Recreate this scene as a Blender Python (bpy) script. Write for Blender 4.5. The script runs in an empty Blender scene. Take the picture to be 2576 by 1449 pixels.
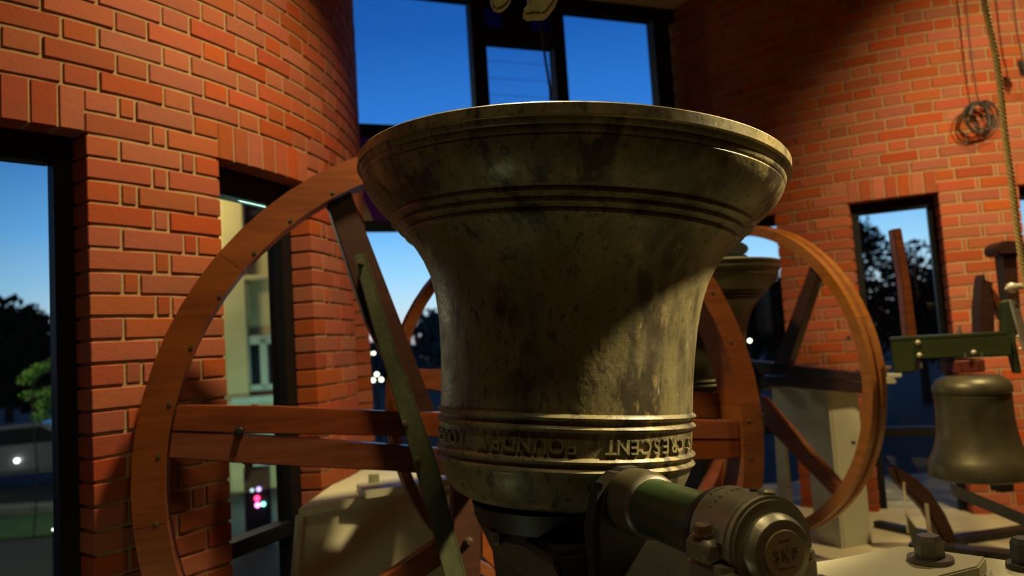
import bpy, bmesh, math, random
from math import sin, cos, pi, radians as rad, hypot, atan2, sqrt
from mathutils import Vector, Matrix, Euler

S = bpy.context.scene
COL = S.collection
CZ = 1.09                      # camera height above the chamber floor

# ------------------------------------------------------------------ camera
F_PX, PITCH, ROLL = 1900.0, 0.07723, 0.06433
W_PX, H_PX = 2576.0, 1449.0
_R = Vector((1, 0, 0)); _F = Vector((0, cos(PITCH), sin(PITCH))); _U = Vector((0, -sin(PITCH), cos(PITCH)))
_r = _R * cos(ROLL) - _U * sin(ROLL)
_u = _R * sin(ROLL) + _U * cos(ROLL)
cam_data = bpy.data.cameras.new('camera')
cam_data.sensor_width = 36.0
cam_data.lens = 36.0 * F_PX / W_PX
cam_data.clip_start = 0.02; cam_data.clip_end = 500
cam_data.dof.use_dof = True
cam_data.dof.focus_distance = 1.45
cam_data.dof.aperture_fstop = 2.8
cam = bpy.data.objects.new('camera', cam_data); COL.objects.link(cam)
M = Matrix.Identity(4)
for i in range(3):
    M[i][0] = _r[i]; M[i][1] = _u[i]; M[i][2] = -_F[i]
M[2][3] = CZ
cam.matrix_world = M
S.camera = cam

# ------------------------------------------------------------------ world (dusk sky)
SUNSET = Vector((0.08, 1.0, 0.0)).normalized()
wd = bpy.data.worlds.new('dusk'); S.world = wd
wd.use_nodes = True
nt = wd.node_tree; nt.nodes.clear()
N = nt.nodes.new; L = nt.links.new
geo = N('ShaderNodeNewGeometry')
tc = N('ShaderNodeTexCoord')
sep = N('ShaderNodeSeparateXYZ'); L(tc.outputs['Generated'], sep.inputs[0])
ramp = N('ShaderNodeValToRGB')
ramp.color_ramp.interpolation = 'LINEAR'
stops = [(0.0, (.006, .008, .011)), (0.499, (.02, .025, .03)), (0.50, (.62, .50, .48)), (0.512, (.66, .62, .64)), (0.53, (.52, .74, .88)),
         (0.55, (.33, .66, .95)), (0.582, (.15, .47, .92)), (0.64, (.030, .20, .66)), (0.70, (.011, .11, .46)), (0.85, (.005, .04, .17)), (1.0, (.003, .02, .09))]
el = ramp.color_ramp.elements
while len(el) > 1: el.remove(el[0])
el[0].position = stops[0][0]; el[0].color = stops[0][1] + (1,)
for p, c in stops[1:]:
    e = el.new(p); e.color = c + (1,)
mr = N('ShaderNodeMapRange'); mr.inputs['From Min'].default_value = -1; mr.inputs['From Max'].default_value = 1
L(sep.outputs['Z'], mr.inputs['Value']); L(mr.outputs[0], ramp.inputs[0])
dot = N('ShaderNodeVectorMath'); dot.operation = 'DOT_PRODUCT'; dot.inputs[1].default_value = SUNSET
L(tc.outputs['Generated'], dot.inputs[0])
glow = N('ShaderNodeMapRange'); glow.interpolation_type = 'SMOOTHSTEP'
glow.inputs['From Min'].default_value = 0.55; glow.inputs['From Max'].default_value = 0.97
glow.inputs['To Min'].default_value = 0.26; glow.inputs['To Max'].default_value = 1.0
L(dot.outputs['Value'], glow.inputs['Value'])
mul = N('ShaderNodeVectorMath'); mul.operation = 'SCALE'
L(ramp.outputs['Color'], mul.inputs[0]); L(glow.outputs[0], mul.inputs['Scale'])
bg = N('ShaderNodeBackground'); L(mul.outputs[0], bg.inputs['Color']); bg.inputs['Strength'].default_value = 1.15
wo = N('ShaderNodeOutputWorld'); L(bg.outputs[0], wo.inputs[0])

# ------------------------------------------------------------------ exposure and lamps
S.view_settings.view_transform = 'Standard'
S.view_settings.look = 'None'
S.view_settings.exposure = 0.0
S.view_settings.gamma = 1.0
S.view_settings.use_curve_mapping = False

def lamp(name, loc, energy, color, size, kind='AREA', target=None, spot=None):
    d = bpy.data.lights.new(name, kind)
    d.energy = energy; d.color = color
    if kind == 'AREA':
        d.shape = 'DISK'; d.size = size
    else:
        d.shadow_soft_size = size
    if kind == 'SPOT':
        d.spot_size = rad(spot); d.spot_blend = .6
    o = bpy.data.objects.new(name, d); COL.objects.link(o)
    o.location = (loc[0], loc[1], loc[2] + CZ)
    if target is not None:
        v = Vector((target[0] - loc[0], target[1] - loc[1], target[2] - loc[2]))
        o.rotation_euler = v.to_track_quat('-Z', 'Y').to_euler()
    return o
WARM = (1.0, .76, .39)
def downlight(x, y, energy, spread=125, size=.14, color=WARM):
    o = lamp('downlight_or_fill', (x, y, 2.24), energy, color, size, target=(x, y, 0)); o.data.spread = rad(spread); return o
downlight(.02, 2.08, 58, 125, .22)
o = lamp('ceiling_spot', (2.42, 1.62, 2.00), 1300, WARM, .09, 'SPOT', target=(.42, 1.90, .06), spot=25); o.data.spot_blend = .35
o = lamp('ceiling_spot', (2.85, 1.55, 2.2), 440, WARM, .06, 'SPOT', target=(3.1, 4.2, .80), spot=56); o.data.spot_blend = .75
downlight(2.35, 2.75, 37)
downlight(.10, .70, 5.5)  # unseen fill lamp, added to brighten the bearing top and near plates
lamp('added_uplight', (-.95, 1.20, -1.32), 3.8, (.86, 1.0, .56), .12, 'POINT')  # unseen low source, added to light the bell's flare from below
# street lighting outside
lamp('street_light', (-6.0, 13.0, 3.0), 120, (1.0, .82, .42), .3, 'POINT')
lamp('street_light', (-4.3, 12.8, -1.4), 60, (.55, 1.0, .85), .3, 'POINT')
lamp('street_light', (-8.3, 10.4, 1.2), 160, (.95, 1.0, .6), .3, 'POINT')

# ------------------------------------------------------------------ pixel measuring helper (photo frame 2576x1449)
def ray(x, y):
    return _F + _r * ((x - W_PX / 2) / F_PX) - _u * ((y - H_PX / 2) / F_PX)
def at(x, y, Y):               # point at depth Y, camera-relative heights
    d = ray(x, y); return d * (Y / d.y)
def atz(x, y, z):
    d = ray(x, y); return d * (z / d.z)
def on_plane(x, y, P, n):
    d = ray(x, y); return d * (P.dot(n) / d.dot(n))
def proj(p):                   # p camera-relative
    k = p.dot(_F)
    if k < .05: return None
    return (W_PX / 2 + F_PX * p.dot(_r) / k, H_PX / 2 - F_PX * p.dot(_u) / k, k)

# ------------------------------------------------------------------ materials
MAT = {}
def material(name, color, rough=.6, metal=0.0, noise=None, bump=None, rand=None, spec=.5, coat=0, vec='Object'):
    """noise: list of (scale, color, lo, hi, detail, stretch); bump: (scale, strength); rand: (hue, sat, val) spread per object"""
    m = bpy.data.materials.new(name); m.use_nodes = True
    t = m.node_tree; b = t.nodes['Principled BSDF']
    b.inputs['Roughness'].default_value = rough; b.inputs['Metallic'].default_value = metal
    b.inputs['Specular IOR Level'].default_value = spec
    if coat: b.inputs['Coat Weight'].default_value = coat; b.inputs['Coat Roughness'].default_value = .25
    n = t.nodes.new; l = t.links.new
    rgb = n('ShaderNodeRGB'); rgb.outputs[0].default_value = tuple(color) + (1,)
    cur = rgb.outputs[0]
    tcn = n('ShaderNodeTexCoord')
    for sc, col, lo, hi, det, stretch in (noise or []):
        mp = n('ShaderNodeMapping'); l(tcn.outputs[vec], mp.inputs[0]); mp.inputs['Scale'].default_value = stretch
        nz = n('ShaderNodeTexNoise'); nz.inputs['Scale'].default_value = sc; nz.inputs['Detail'].default_value = det
        nz.inputs['Roughness'].default_value = .62
        l(mp.outputs[0], nz.inputs['Vector'])
        mrn = n('ShaderNodeMapRange'); mrn.inputs['From Min'].default_value = lo; mrn.inputs['From Max'].default_value = hi
        l(nz.outputs[0], mrn.inputs['Value'])
        mx = n('ShaderNodeMix'); mx.data_type = 'RGBA'
        l(mrn.outputs[0], mx.inputs['Factor']); l(cur, mx.inputs['A']); mx.inputs['B'].default_value = tuple(col) + (1,)
        cur = mx.outputs['Result']
    if rand:
        oi = n('ShaderNodeObjectInfo')
        if rand[3:] and rand[3] == 'attr':
            at_ = n('ShaderNodeAttribute'); at_.attribute_name = 'tint'
            src = at_.outputs['Fac']
        else:
            src = oi.outputs['Random']
        wn = n('ShaderNodeTexWhiteNoise'); wn.noise_dimensions = '1D'; l(src, wn.inputs['W'])
        sp = n('ShaderNodeSeparateColor'); l(wn.outputs['Color'], sp.inputs[0])
        hs = n('ShaderNodeHueSaturation')
        for idx, (inp, mid, amp) in enumerate((('Hue', .5, rand[0]), ('Saturation', 1.0, rand[1]), ('Value', 1.0, rand[2]))):
            r2 = n('ShaderNodeMapRange'); r2.inputs['To Min'].default_value = mid - amp; r2.inputs['To Max'].default_value = mid + amp
            l(sp.outputs[idx], r2.inputs['Value']); l(r2.outputs[0], hs.inputs[inp])
        l(cur, hs.inputs['Color']); cur = hs.outputs[0]
    l(cur, b.inputs['Base Color'])
    if bump:
        nz = n('ShaderNodeTexNoise'); nz.inputs['Scale'].default_value = bump[0]; nz.inputs['Detail'].default_value = 5
        l(tcn.outputs[vec], nz.inputs['Vector'])
        bp = n('ShaderNodeBump'); bp.inputs['Strength'].default_value = bump[1]; bp.inputs['Distance'].default_value = .004
        l(nz.outputs[0], bp.inputs['Height']); l(bp.outputs[0], b.inputs['Normal'])
    MAT[name] = m
    return m
ONE = (1, 1, 1)
BRN = [(5, (.26, .068, .027), .45, .75, 3, ONE), (60, (.21, .062, .027), .55, .8, 4, ONE)]
material('brick', (.335, .070, .021), .82, noise=BRN, bump=(90, .25), rand=(.006, .08, .17))
material('brick_rest', (.335, .070, .021), .82, noise=BRN, bump=(90, .25), rand=(.006, .08, .17, 'attr'))
material('mortar', (.38, .26, .125), .95, noise=[(40, (.28, .19, .095), .4, .8, 5, ONE)], bump=(150, .5))
material('wood', (.20, .056, .016), .42, noise=[(9, (.10, .027, .009), .35, .72, 6, (.35, 1, 6)), (3, (.25, .075, .021), .5, .8, 3, (.6, 1, 2))], bump=(40, .08), rand=(.006, .06, .16), coat=.25)
material('wood_dark', (.050, .015, .007), .5, noise=[(9, (.028, .009, .005), .35, .7, 6, (1, 1, 5))], rand=(.006, .06, .16))
material('wood_yellow', (.34, .125, .022), .42, noise=[(9, (.22, .075, .014), .4, .75, 5, (1, 1, 4))], rand=(.004, .04, .08), coat=.25)
material('frame_black', (.006, .006, .006), .5, spec=.25, noise=[(20, (.010, .009, .008), .5, .8, 3, ONE)])
material('cream', (.56, .56, .40), .55, noise=[(4, (.50, .48, .31), .4, .75, 4, ONE), (60, (.42, .38, .24), .66, .8, 3, ONE)], bump=(30, .06))
material('cream_floor', (.56, .50, .31), .8, noise=[(3, (.42, .37, .22), .4, .75, 5, ONE)], bump=(30, .2))
material('pit_floor', (.07, .06, .045), .9, noise=[(3, (.045, .04, .03), .4, .7, 4, ONE)])
material('ceiling', (.50, .42, .26), .9, noise=[(3, (.44, .37, .22), .4, .7, 3, ONE)])
material('green_paint', (.022, .050, .014), .34, noise=[(12, (.012, .026, .009), .4, .75, 4, ONE)], bump=(40, .1), coat=.2)
material('green_small', (.045, .062, .020), .45, noise=[(12, (.03, .045, .014), .4, .75, 4, ONE)])
material('green_iron', (.10, .115, .062), .42, metal=.35, noise=[(7, (.05, .06, .03), .4, .7, 5, (1, 1, .4)), (50, (.20, .21, .13), .62, .8, 3, ONE)], bump=(60, .15))
material('black_iron', (.018, .018, .016), .5, metal=.2, noise=[(12, (.03, .028, .022), .4, .8, 4, ONE)], bump=(50, .15))
material('cast_grey', (.30, .29, .20), .40, metal=.4, noise=[(10, (.17, .165, .115), .4, .7, 5, ONE), (70, (.30, .28, .2), .6, .8, 3, ONE)], bump=(70, .25))
material('steel', (.40, .34, .22), .3, metal=.85, noise=[(20, (.2, .16, .1), .45, .75, 4, ONE)])
material('steel_dull', (.16, .15, .12), .45, metal=.6, noise=[(20, (.10, .09, .07), .45, .75, 4, ONE)])
material('cap_cream', (.34, .27, .13), .5, noise=[(15, (.27, .21, .10), .4, .8, 4, ONE)])
material('print_dark', (.10, .075, .04), .6)
material('paint_black', (.02, .02, .018), .5)
material('pale_metal', (.62, .56, .42), .4, metal=.3, noise=[(20, (.4, .36, .26), .5, .8, 3, ONE)])
material('rope', (.58, .43, .15), .8, noise=[(120, (.40, .28, .09), .4, .7, 4, ONE)], bump=(300, .6))
material('cable', (.022, .018, .014), .55, noise=[(30, (.04, .03, .02), .5, .8, 3, ONE)])
material('leather_red', (.18, .035, .018), .6, noise=[(20, (.10, .02, .012), .4, .8, 3, ONE)])
material('foliage', (.012, .020, .010), .9, noise=[(1.5, (.020, .032, .012), .4, .7, 3, ONE)])
material('foliage_hazed', (.10, .17, .17), .9, noise=[(1.5, (.13, .20, .19), .4, .7, 3, ONE)])  # bluish haze and skylight put into the colour of distant leaves
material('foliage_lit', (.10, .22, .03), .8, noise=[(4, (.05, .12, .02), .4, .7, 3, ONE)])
material('bark', (.04, .03, .02), .9, noise=[(8, (.02, .015, .01), .4, .7, 4, ONE)])
material('grass', (.035, .085, .014), .95, noise=[(2, (.02, .05, .01), .4, .7, 5, ONE)])
material('asphalt', (.020, .020, .019), .9, noise=[(3, (.012, .012, .011), .4, .7, 5, ONE)])
material('kerb', (.22, .20, .15), .9, noise=[(3, (.15, .14, .1), .4, .7, 4, ONE)])
material('facade', (.62, .52, .24), .8, noise=[(1.2, (.52, .44, .22), .4, .7, 4, ONE)])
material('facade_trim', (.45, .55, .44), .7, noise=[(3, (.36, .45, .36), .4, .7, 3, ONE)])
material('dark_pane', (.01, .014, .018), .5, spec=.2)
material('car_paint', (.25, .25, .25), .3, metal=.3)
material('olive_metal', (.20, .19, .075), .45, metal=.3, noise=[(14, (.10, .10, .04), .4, .7, 4, ONE)])

def bronze(name):
    m = material(name, (.240, .220, .105), .54, metal=.12,
        noise=[(2.6, (.135, .135, .082), .42, .60, 12, (1, 1, .8)),
               (3.6, (.055, .048, .030), .49, .60, 15, (1, 1, .7)),
               (22, (.16, .145, .07), .45, .65, 10, (1, 1, .12)),
               (9, (.30, .25, .115), .56, .66, 14, (1, 1, .5)),
               (10, (.045, .040, .026), .545, .605, 15, (1, 1, .35)),
               (55, (.07, .06, .036), .56, .66, 8, (1, 1, .5)),
               (140, (.06, .052, .032), .58, .70, 6, ONE),
               (80, (.36, .31, .17), .66, .72, 6, (1, 1, .25))], bump=(60, .28))
    t = m.node_tree; b = t.nodes['Principled BSDF']
    nz = t.nodes.new('ShaderNodeTexNoise'); nz.inputs['Scale'].default_value = 14; nz.inputs['Detail'].default_value = 8
    tcn = t.nodes.new('ShaderNodeTexCoord'); t.links.new(tcn.outputs['Object'], nz.inputs['Vector'])
    mr_ = t.nodes.new('ShaderNodeMapRange'); mr_.inputs['From Min'].default_value = .35; mr_.inputs['From Max'].default_value = .7
    mr_.inputs['To Min'].default_value = .34; mr_.inputs['To Max'].default_value = .62
    t.links.new(nz.outputs[0], mr_.inputs['Value']); t.links.new(mr_.outputs[0], b.inputs['Roughness'])
    return m
bronze('bronze')
material('bronze_polished', (.40, .29, .10), .34, metal=.75, noise=[(25, (.24, .18, .07), .45, .7, 6, ONE)])
material('bronze_small', (.12, .105, .055), .42, metal=.5, noise=[(8, (.06, .055, .03), .4, .7, 6, ONE)], bump=(40, .1))

def glass(name, tint=(1, 1, 1), refl=.05):
    m = bpy.data.materials.new(name); m.use_nodes = True; t = m.node_tree; t.nodes.clear()
    tr = t.nodes.new('ShaderNodeBsdfTransparent'); tr.inputs[0].default_value = tuple(tint) + (1,)
    gl = t.nodes.new('ShaderNodeBsdfGlossy'); gl.inputs['Roughness'].default_value = .01
    lw_ = t.nodes.new('ShaderNodeLayerWeight'); lw_.inputs['Blend'].default_value = .5
    pw = t.nodes.new('ShaderNodeMath'); pw.operation = 'POWER'; pw.inputs[1].default_value = 5; t.links.new(lw_.outputs['Facing'], pw.inputs[0])
    fr = t.nodes.new('ShaderNodeMath'); fr.operation = 'MULTIPLY_ADD'; fr.inputs[1].default_value = .96; fr.inputs[2].default_value = refl * .5; t.links.new(pw.outputs[0], fr.inputs[0])
    mx = t.nodes.new('ShaderNodeMixShader'); o = t.nodes.new('ShaderNodeOutputMaterial')
    t.links.new(fr.outputs[0], mx.inputs[0]); t.links.new(tr.outputs[0], mx.inputs[1]); t.links.new(gl.outputs[0], mx.inputs[2])
    t.links.new(mx.outputs[0], o.inputs[0]); MAT[name] = m; return m
glass('glass', (.97, .98, .98))
glass('glass_ribbed', (.86, .90, .93))
glass('glass_violet', (.30, .06, .115))
glass('glass_blue', (.055, .03, .13))
glass('glass_red', (.22, .015, .012))
material('glass_cream', (.62, .50, .40), .4)
def emit(name, col, k):
    m = bpy.data.materials.new(name); m.use_nodes = True; t = m.node_tree; t.nodes.clear()
    e = t.nodes.new('ShaderNodeEmission'); e.inputs[0].default_value = tuple(col) + (1,); e.inputs[1].default_value = k
    o = t.nodes.new('ShaderNodeOutputMaterial'); t.links.new(e.outputs[0], o.inputs[0]); MAT[name] = m; return m
emit('lamp_globe', (1.0, 1.0, .72), 6); emit('headlight', (1, 1, .95), 5)
emit('led_red', (1, .03, .12), 8); emit('led_pink', (1, .25, .7), 6); emit('led_cyan', (.25, 1, .75), 5); emit('led_violet', (.55, .4, 1), 3); emit('led_white', (.6, .8, .8), 2)

# ------------------------------------------------------------------ mesh helpers
def new(): return bmesh.new()
def xf(bm, verts, mat):
    bmesh.ops.transform(bm, matrix=mat, verts=verts)
def box(bm, c, s, rot=None, bev=0):
    r = bmesh.ops.create_cube(bm, size=1)
    v = r['verts']
    m = Matrix.Translation(c) @ (rot.to_4x4() if rot else Matrix.Identity(4)) @ Matrix.Diagonal((s[0], s[1], s[2], 1))
    xf(bm, v, m)
    if bev:
        es = list({e for w in v for e in w.link_edges})
        bmesh.ops.bevel(bm, geom=es, offset=bev, segments=1, affect='EDGES', clamp_overlap=True)
def cyl(bm, p0, p1, r0, r1=None, seg=24, caps=True):
    p0 = Vector(p0); p1 = Vector(p1); d = p1 - p0
    r = bmesh.ops.create_cone(bm, cap_ends=caps, segments=seg, radius1=r0, radius2=r0 if r1 is None else r1, depth=d.length)
    xf(bm, r['verts'], Matrix.Translation((p0 + p1) / 2) @ d.to_track_quat('Z', 'Y').to_matrix().to_4x4())
def sph(bm, c, r, sub=2, sc=None):
    q = bmesh.ops.create_icosphere(bm, subdivisions=sub, radius=r)
    xf(bm, q['verts'], Matrix.Translation(c) @ Matrix.Diagonal((sc or (1, 1, 1)) + (1,)))
def lathe(bm, prof, seg=96, axis='Z', close=False, a0=0.0, a1=2 * pi):
    full = abs(a1 - a0 - 2 * pi) < 1e-6
    n = seg if full else seg + 1
    rings = []
    for r, h in prof:
        ring = []
        for i in range(n):
            a = a0 + (a1 - a0) * i / seg
            if axis == 'Z': p = (r * cos(a), r * sin(a), h)
            else: p = (r * cos(a), h, r * sin(a))        # axis Y
            ring.append(bm.verts.new(p))
        rings.append(ring)
    pr = list(zip(rings, rings[1:])) + ([(rings[-1], rings[0])] if close else [])
    for A, B in pr:
        for i in range(seg):
            j = (i + 1) % n
            try: bm.faces.new((A[i], A[j], B[j], B[i]))
            except ValueError: pass
    if not full:
        for k in (0, n - 1):
            try: bm.faces.new([R_[k] for R_ in rings])
            except ValueError: pass
    bmesh.ops.remove_doubles(bm, verts=bm.verts, dist=1e-6)
    bmesh.ops.recalc_face_normals(bm, faces=bm.faces)
def prism(bm, pts, d):
    """pts: list of Vectors (polygon), d: Vector extrusion"""
    d = Vector(d)
    a = [bm.verts.new(p) for p in pts]; b = [bm.verts.new(Vector(p) + d) for p in pts]
    bm.faces.new(a); bm.faces.new(b[::-1])
    for i in range(len(pts)):
        j = (i + 1) % len(pts)
        bm.faces.new((a[i], b[i], b[j], a[j]))
    bmesh.ops.recalc_face_normals(bm, faces=bm.faces)
def bevel_all(bm, off, ang=.5):
    es = [e for e in bm.edges if len(e.link_faces) == 2 and e.calc_face_angle(0) > ang]
    if es: bmesh.ops.bevel(bm, geom=es, offset=off, segments=2, affect='EDGES', clamp_overlap=True)
def tube(bm, pts, r, seg=8):
    pts = [Vector(p) for p in pts]
    rings = []; up = Vector((0.3, .2, .9)).normalized()
    for i, p in enumerate(pts):
        t = (pts[min(i + 1, len(pts) - 1)] - pts[max(i - 1, 0)]).normalized()
        a = t.cross(up)
        if a.length < 1e-4: a = t.cross(Vector((1, 0, 0)))
        a.normalize(); b = t.cross(a).normalized(); up = -b if b.dot(up) < 0 else b
        a = t.cross(up).normalized(); b = up
        rings.append([bm.verts.new(p + (a * cos(2 * pi * k / seg) + b * sin(2 * pi * k / seg)) * r) for k in range(seg)])
    for A, B in zip(rings, rings[1:]):
        for k in range(seg):
            bm.faces.new((A[k], A[(k + 1) % seg], B[(k + 1) % seg], B[k]))
    bm.faces.new(rings[0][::-1]); bm.faces.new(rings[-1])
    bmesh.ops.recalc_face_normals(bm, faces=bm.faces)
def hexhead(bm, p, d, r, h, washer=0):
    """hex bolt head at p pointing along d"""
    p = Vector(p); d = Vector(d).normalized()
    q = d.to_track_quat('Z', 'Y').to_matrix().to_4x4()
    if washer:
        w = bmesh.ops.create_cone(bm, cap_ends=True, segments=24, radius1=washer, radius2=washer, depth=h * .22)
        xf(bm, w['verts'], Matrix.Translation(p + d * h * .11) @ q)
        p = p + d * h * .22
    c = bmesh.ops.create_cone(bm, cap_ends=True, segments=6, radius1=r, radius2=r, depth=h * .8)
    xf(bm, c['verts'], Matrix.Translation(p + d * h * .4) @ q)
    c = bmesh.ops.create_cone(bm, cap_ends=True, segments=6, radius1=r, radius2=r * .8, depth=h * .2)
    xf(bm, c['verts'], Matrix.Translation(p + d * h * .9) @ q)

def mesh_of(name, bm, mat, smooth=None):
    me = bpy.data.meshes.new(name); bm.to_mesh(me); bm.free()
    me.materials.append(MAT[mat])
    if smooth is not None:
        for p in me.polygons: p.use_smooth = True
        try: me.set_sharp_from_angle(angle=smooth)
        except Exception: pass
    return me
def tag(o, label=None, cat=None, group=None, kind=None):
    if label: o['label'] = label
    if cat: o['category'] = cat
    if group: o['group'] = group
    if kind: o['kind'] = kind
    return o
def obj(name, bm, mat, parent=None, smooth=None, **k):
    o = bpy.data.objects.new(name, mesh_of(name, bm, mat, smooth) if isinstance(bm, bmesh.types.BMesh) else bm)
    COL.objects.link(o)
    if parent: o.parent = parent
    return tag(o, **k)
def empty(name, loc, yaw=0, **k):
    o = bpy.data.objects.new(name, None); COL.objects.link(o)
    o.location = (loc[0], loc[1], loc[2] + CZ); o.rotation_euler = (0, 0, yaw)
    o.empty_display_size = .1
    return tag(o, **k)
_letters = {}
def letter_mesh(ch, size, depth, matname, flat=False):
    key = (ch, size, depth, matname)
    if key in _letters: return _letters[key]
    cu = bpy.data.curves.new('lettering', 'FONT'); cu.body = ch; cu.size = size; cu.extrude = depth
    cu.align_x = 'CENTER'; cu.align_y = 'CENTER'; cu.resolution_u = 3
    if not flat: cu.bevel_depth = size * .012
    t = bpy.data.objects.new('lettering', cu); COL.objects.link(t)
    dg = bpy.context.evaluated_depsgraph_get(); dg.update()
    me = bpy.data.meshes.new_from_object(t.evaluated_get(dg))
    bpy.data.objects.remove(t); me.materials.clear(); me.materials.append(MAT[matname])
    _letters[key] = me
    return me
def letters_into(bm, ch, size, depth, matname, mat4):
    me = letter_mesh(ch, size, depth, matname)
    n0 = len(bm.verts); bm.from_mesh(me); bm.verts.ensure_lookup_table()
    xf(bm, bm.verts[n0:], mat4)

# ================================================================== STRUCTURE
FLOOR = -1.62; PLAT = -1.09; CEIL = 2.32
WEND = [(-3.2, 3.68), (1.75, 5.58), (5.0, 5.58)]            # line of the outer wall
def ground_poly(z, th): 
    b = new(); prism(b, [Vector((x, y, z)) for x, y in [(-3.2, -2.6), (5.0, -2.6)] + WEND[::-1]], (0, 0, th)); return b
obj('floor', ground_poly(CZ + FLOOR, -.1), 'pit_floor', kind='structure', label='dark concrete floor of the bell pit')
bm = new(); prism(bm, [Vector((x, y, CZ + PLAT)) for x, y in ((1.12, 2.75), (4.9, 2.75), (4.9, 5.5), (1.75, 5.5), (1.12, 5.2))], (0, 0, -.12)); obj('floor_platform', bm, 'cream_floor', kind='structure', label='pale cream raised floor at lower right')
obj('ceiling', ground_poly(CZ + CEIL, .1), 'ceiling', kind='structure', label='dim beige ceiling above the tall window')
bm = new(); box(bm, (.9, -2.6, CZ + .35), (8.3, .1, 4.0)); obj('wall_back', bm, 'brick', kind='structure')
bm = new(); box(bm, (-3.2, -.6, CZ + .35), (.1, 4.0, 4.0)); obj('wall_side', bm, 'brick', kind='structure')
bm = new(); box(bm, (5.0, 1.5, CZ + .35), (.1, 8.2, 4.0)); obj('wall_far_side', bm, 'brick', kind='structure')

COURSE = .0677; JOINT = .010; DEEP = .092
OPEN_TOP = .8397 - 2 * COURSE           # window head, two courses of soldiers above it
BRICK_CACHE = {}
def brick_mesh(w, h):
    key = (round(w, 3), round(h, 3))
    if key not in BRICK_CACHE:
        b = new(); box(b, (0, -DEEP / 2, 0), (w, DEEP, h), bev=.0022)
        BRICK_CACHE[key] = mesh_of('brick', b, 'brick')
    return BRICK_CACHE[key]
def turret(name, cx, cy, R, z0, a_min, a_max, wins, ph0, seed, label):
    """round brick turret; angles in degrees; wins: list of (a0,a1) openings; ph0: angle where a header starts in the course above the soldiers"""
    rng = random.Random(seed)
    deg = 180 / pi
    bricks = []                            # (angle mid, width, z mid, height)
    top_n = int((CEIL - z0) / COURSE) + 1
    P = (.194 + .092 + 2 * JOINT) / R * deg
    for n in range(0, top_n):
        zc = z0 + n * COURSE + COURSE / 2
        a = ph0 + (P / 2 if n % 2 else 0) - 40 * P
        while a < a_max:
            for w in (.092, .194):
                da = (w + JOINT) / R * deg
                if a >= a_min and a + da <= a_max:
                    bricks.append((a + da / 2, w + rng.uniform(-.002, .002), zc + rng.uniform(-.0008, .0008), COURSE - JOINT))
                a += da
    # soldiers over the openings
    for a0, a1 in wins:
        k = 7; da = (a1 - a0) / k
        for i in range(k):
            m = a0 + (i + .5) * da
            if a_min < m < a_max:
                bricks.append((m, da / deg * R - .007, z0 - COURSE + .001, 2 * COURSE - JOINT))
    # piers
    piers = []
    ws = sorted(wins)
    for (p0, p1), (q0, q1) in zip(ws, ws[1:]): piers.append((p1, q0))
    nrow = int((z0 - FLOOR) / COURSE) + 1
    for a0, a1 in piers:
        width = (a1 - a0) / deg * R
        for n in range(1, nrow + 1):
            zc = z0 - n * COURSE + COURSE / 2
            if zc < FLOOR + .02: continue
            if n % 2 == 0:
                c = width - 2 * .194 - 2 * JOINT
                seq = [.194, c, .194]
            else:
                c = width - .194 - 2 * .092 - 3 * JOINT
                seq = [.092, c, .194, .092] if (n // 2 + seed) % 2 else [.092, .194, c, .092]
            s = a0
            for w in seq:
                bricks.append((s + w / 2 / R * deg, w, zc + rng.uniform(-.0008, .0008), COURSE - JOINT))
                s += (w + JOINT) / R * deg
    # mortar core
    bm = new()
    def shell(b0, b1, zl, zh):
        k = max(1, int((b1 - b0) / 1.5)); ro, ri = R - .0045, R - DEEP + .004
        V = []
        for i in range(k + 1):
            t = (b0 + (b1 - b0) * i / k) / deg
            V.append([bm.verts.new((r * cos(t), r * sin(t), z)) for r, z in ((ro, zl), (ro, zh), (ri, zh), (ri, zl))])
        for A, B in zip(V, V[1:]):
            for i in range(4): bm.faces.new((A[i], A[(i + 1) % 4], B[(i + 1) % 4], B[i]))
        bm.faces.new(V[0][::-1]); bm.faces.new(V[-1])
    shell(a_min, a_max, OPEN_TOP + z0 - .8397 + .007, CEIL)
    inset = .007 / R * deg
    for a0, a1 in piers: shell(a0 + inset, a1 - inset, FLOOR, OPEN_TOP + z0 - .8397 + .007)
    bmesh.ops.recalc_face_normals(bm, faces=bm.faces)
    root = obj(name, bm, 'mortar', kind='structure', label=label)
    root.location = (cx, cy, CZ)
    # rank by size in the photograph
    scored = []
    for b in bricks:
        t = b[0] / deg
        p = Vector((cx + R * cos(t), cy + R * sin(t), b[2]))
        q = proj(p); sc = 0
        if q and -20 < q[0] < W_PX + 20 and -20 < q[1] < H_PX + 20:
            f = -(p.x * cos(t) + p.y * sin(t)) / p.length
            if f > 0: sc = f * b[1] * b[3] / q[2] ** 2
        scored.append((sc, b))
    scored.sort(key=lambda s: -s[0])
    vs, fs, tint = [], [], []
    for k, (sc, b) in enumerate(scored):
        t = b[0] / deg
        m4 = Matrix.Translation((R * cos(t), R * sin(t), b[2])) @ Matrix.Rotation(t - pi / 2, 4, 'Z') @ Matrix.Translation((0, rng.uniform(-.0012, .0012), 0))
        if k < 300 and sc > 0:
            o = bpy.data.objects.new('brick', brick_mesh(b[1], b[3])); COL.objects.link(o)
            o.parent = root; o.matrix_local = m4
        else:
            n0 = len(vs); w, h = b[1] / 2, b[3] / 2
            for x, y, z in ((-w, 0, -h), (w, 0, -h), (w, 0, h), (-w, 0, h), (-w, -DEEP, -h), (w, -DEEP, -h), (w, -DEEP, h), (-w, -DEEP, h)):
                vs.append(m4 @ Vector((x, y, z)))
            v_ = rng.random()
            for f in ((0, 3, 2, 1), (4, 5, 6, 7), (0, 1, 5, 4), (3, 7, 6, 2), (0, 4, 7, 3), (1, 2, 6, 5)):
                fs.append([n0 + i for i in f]); tint.append(v_)
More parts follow.
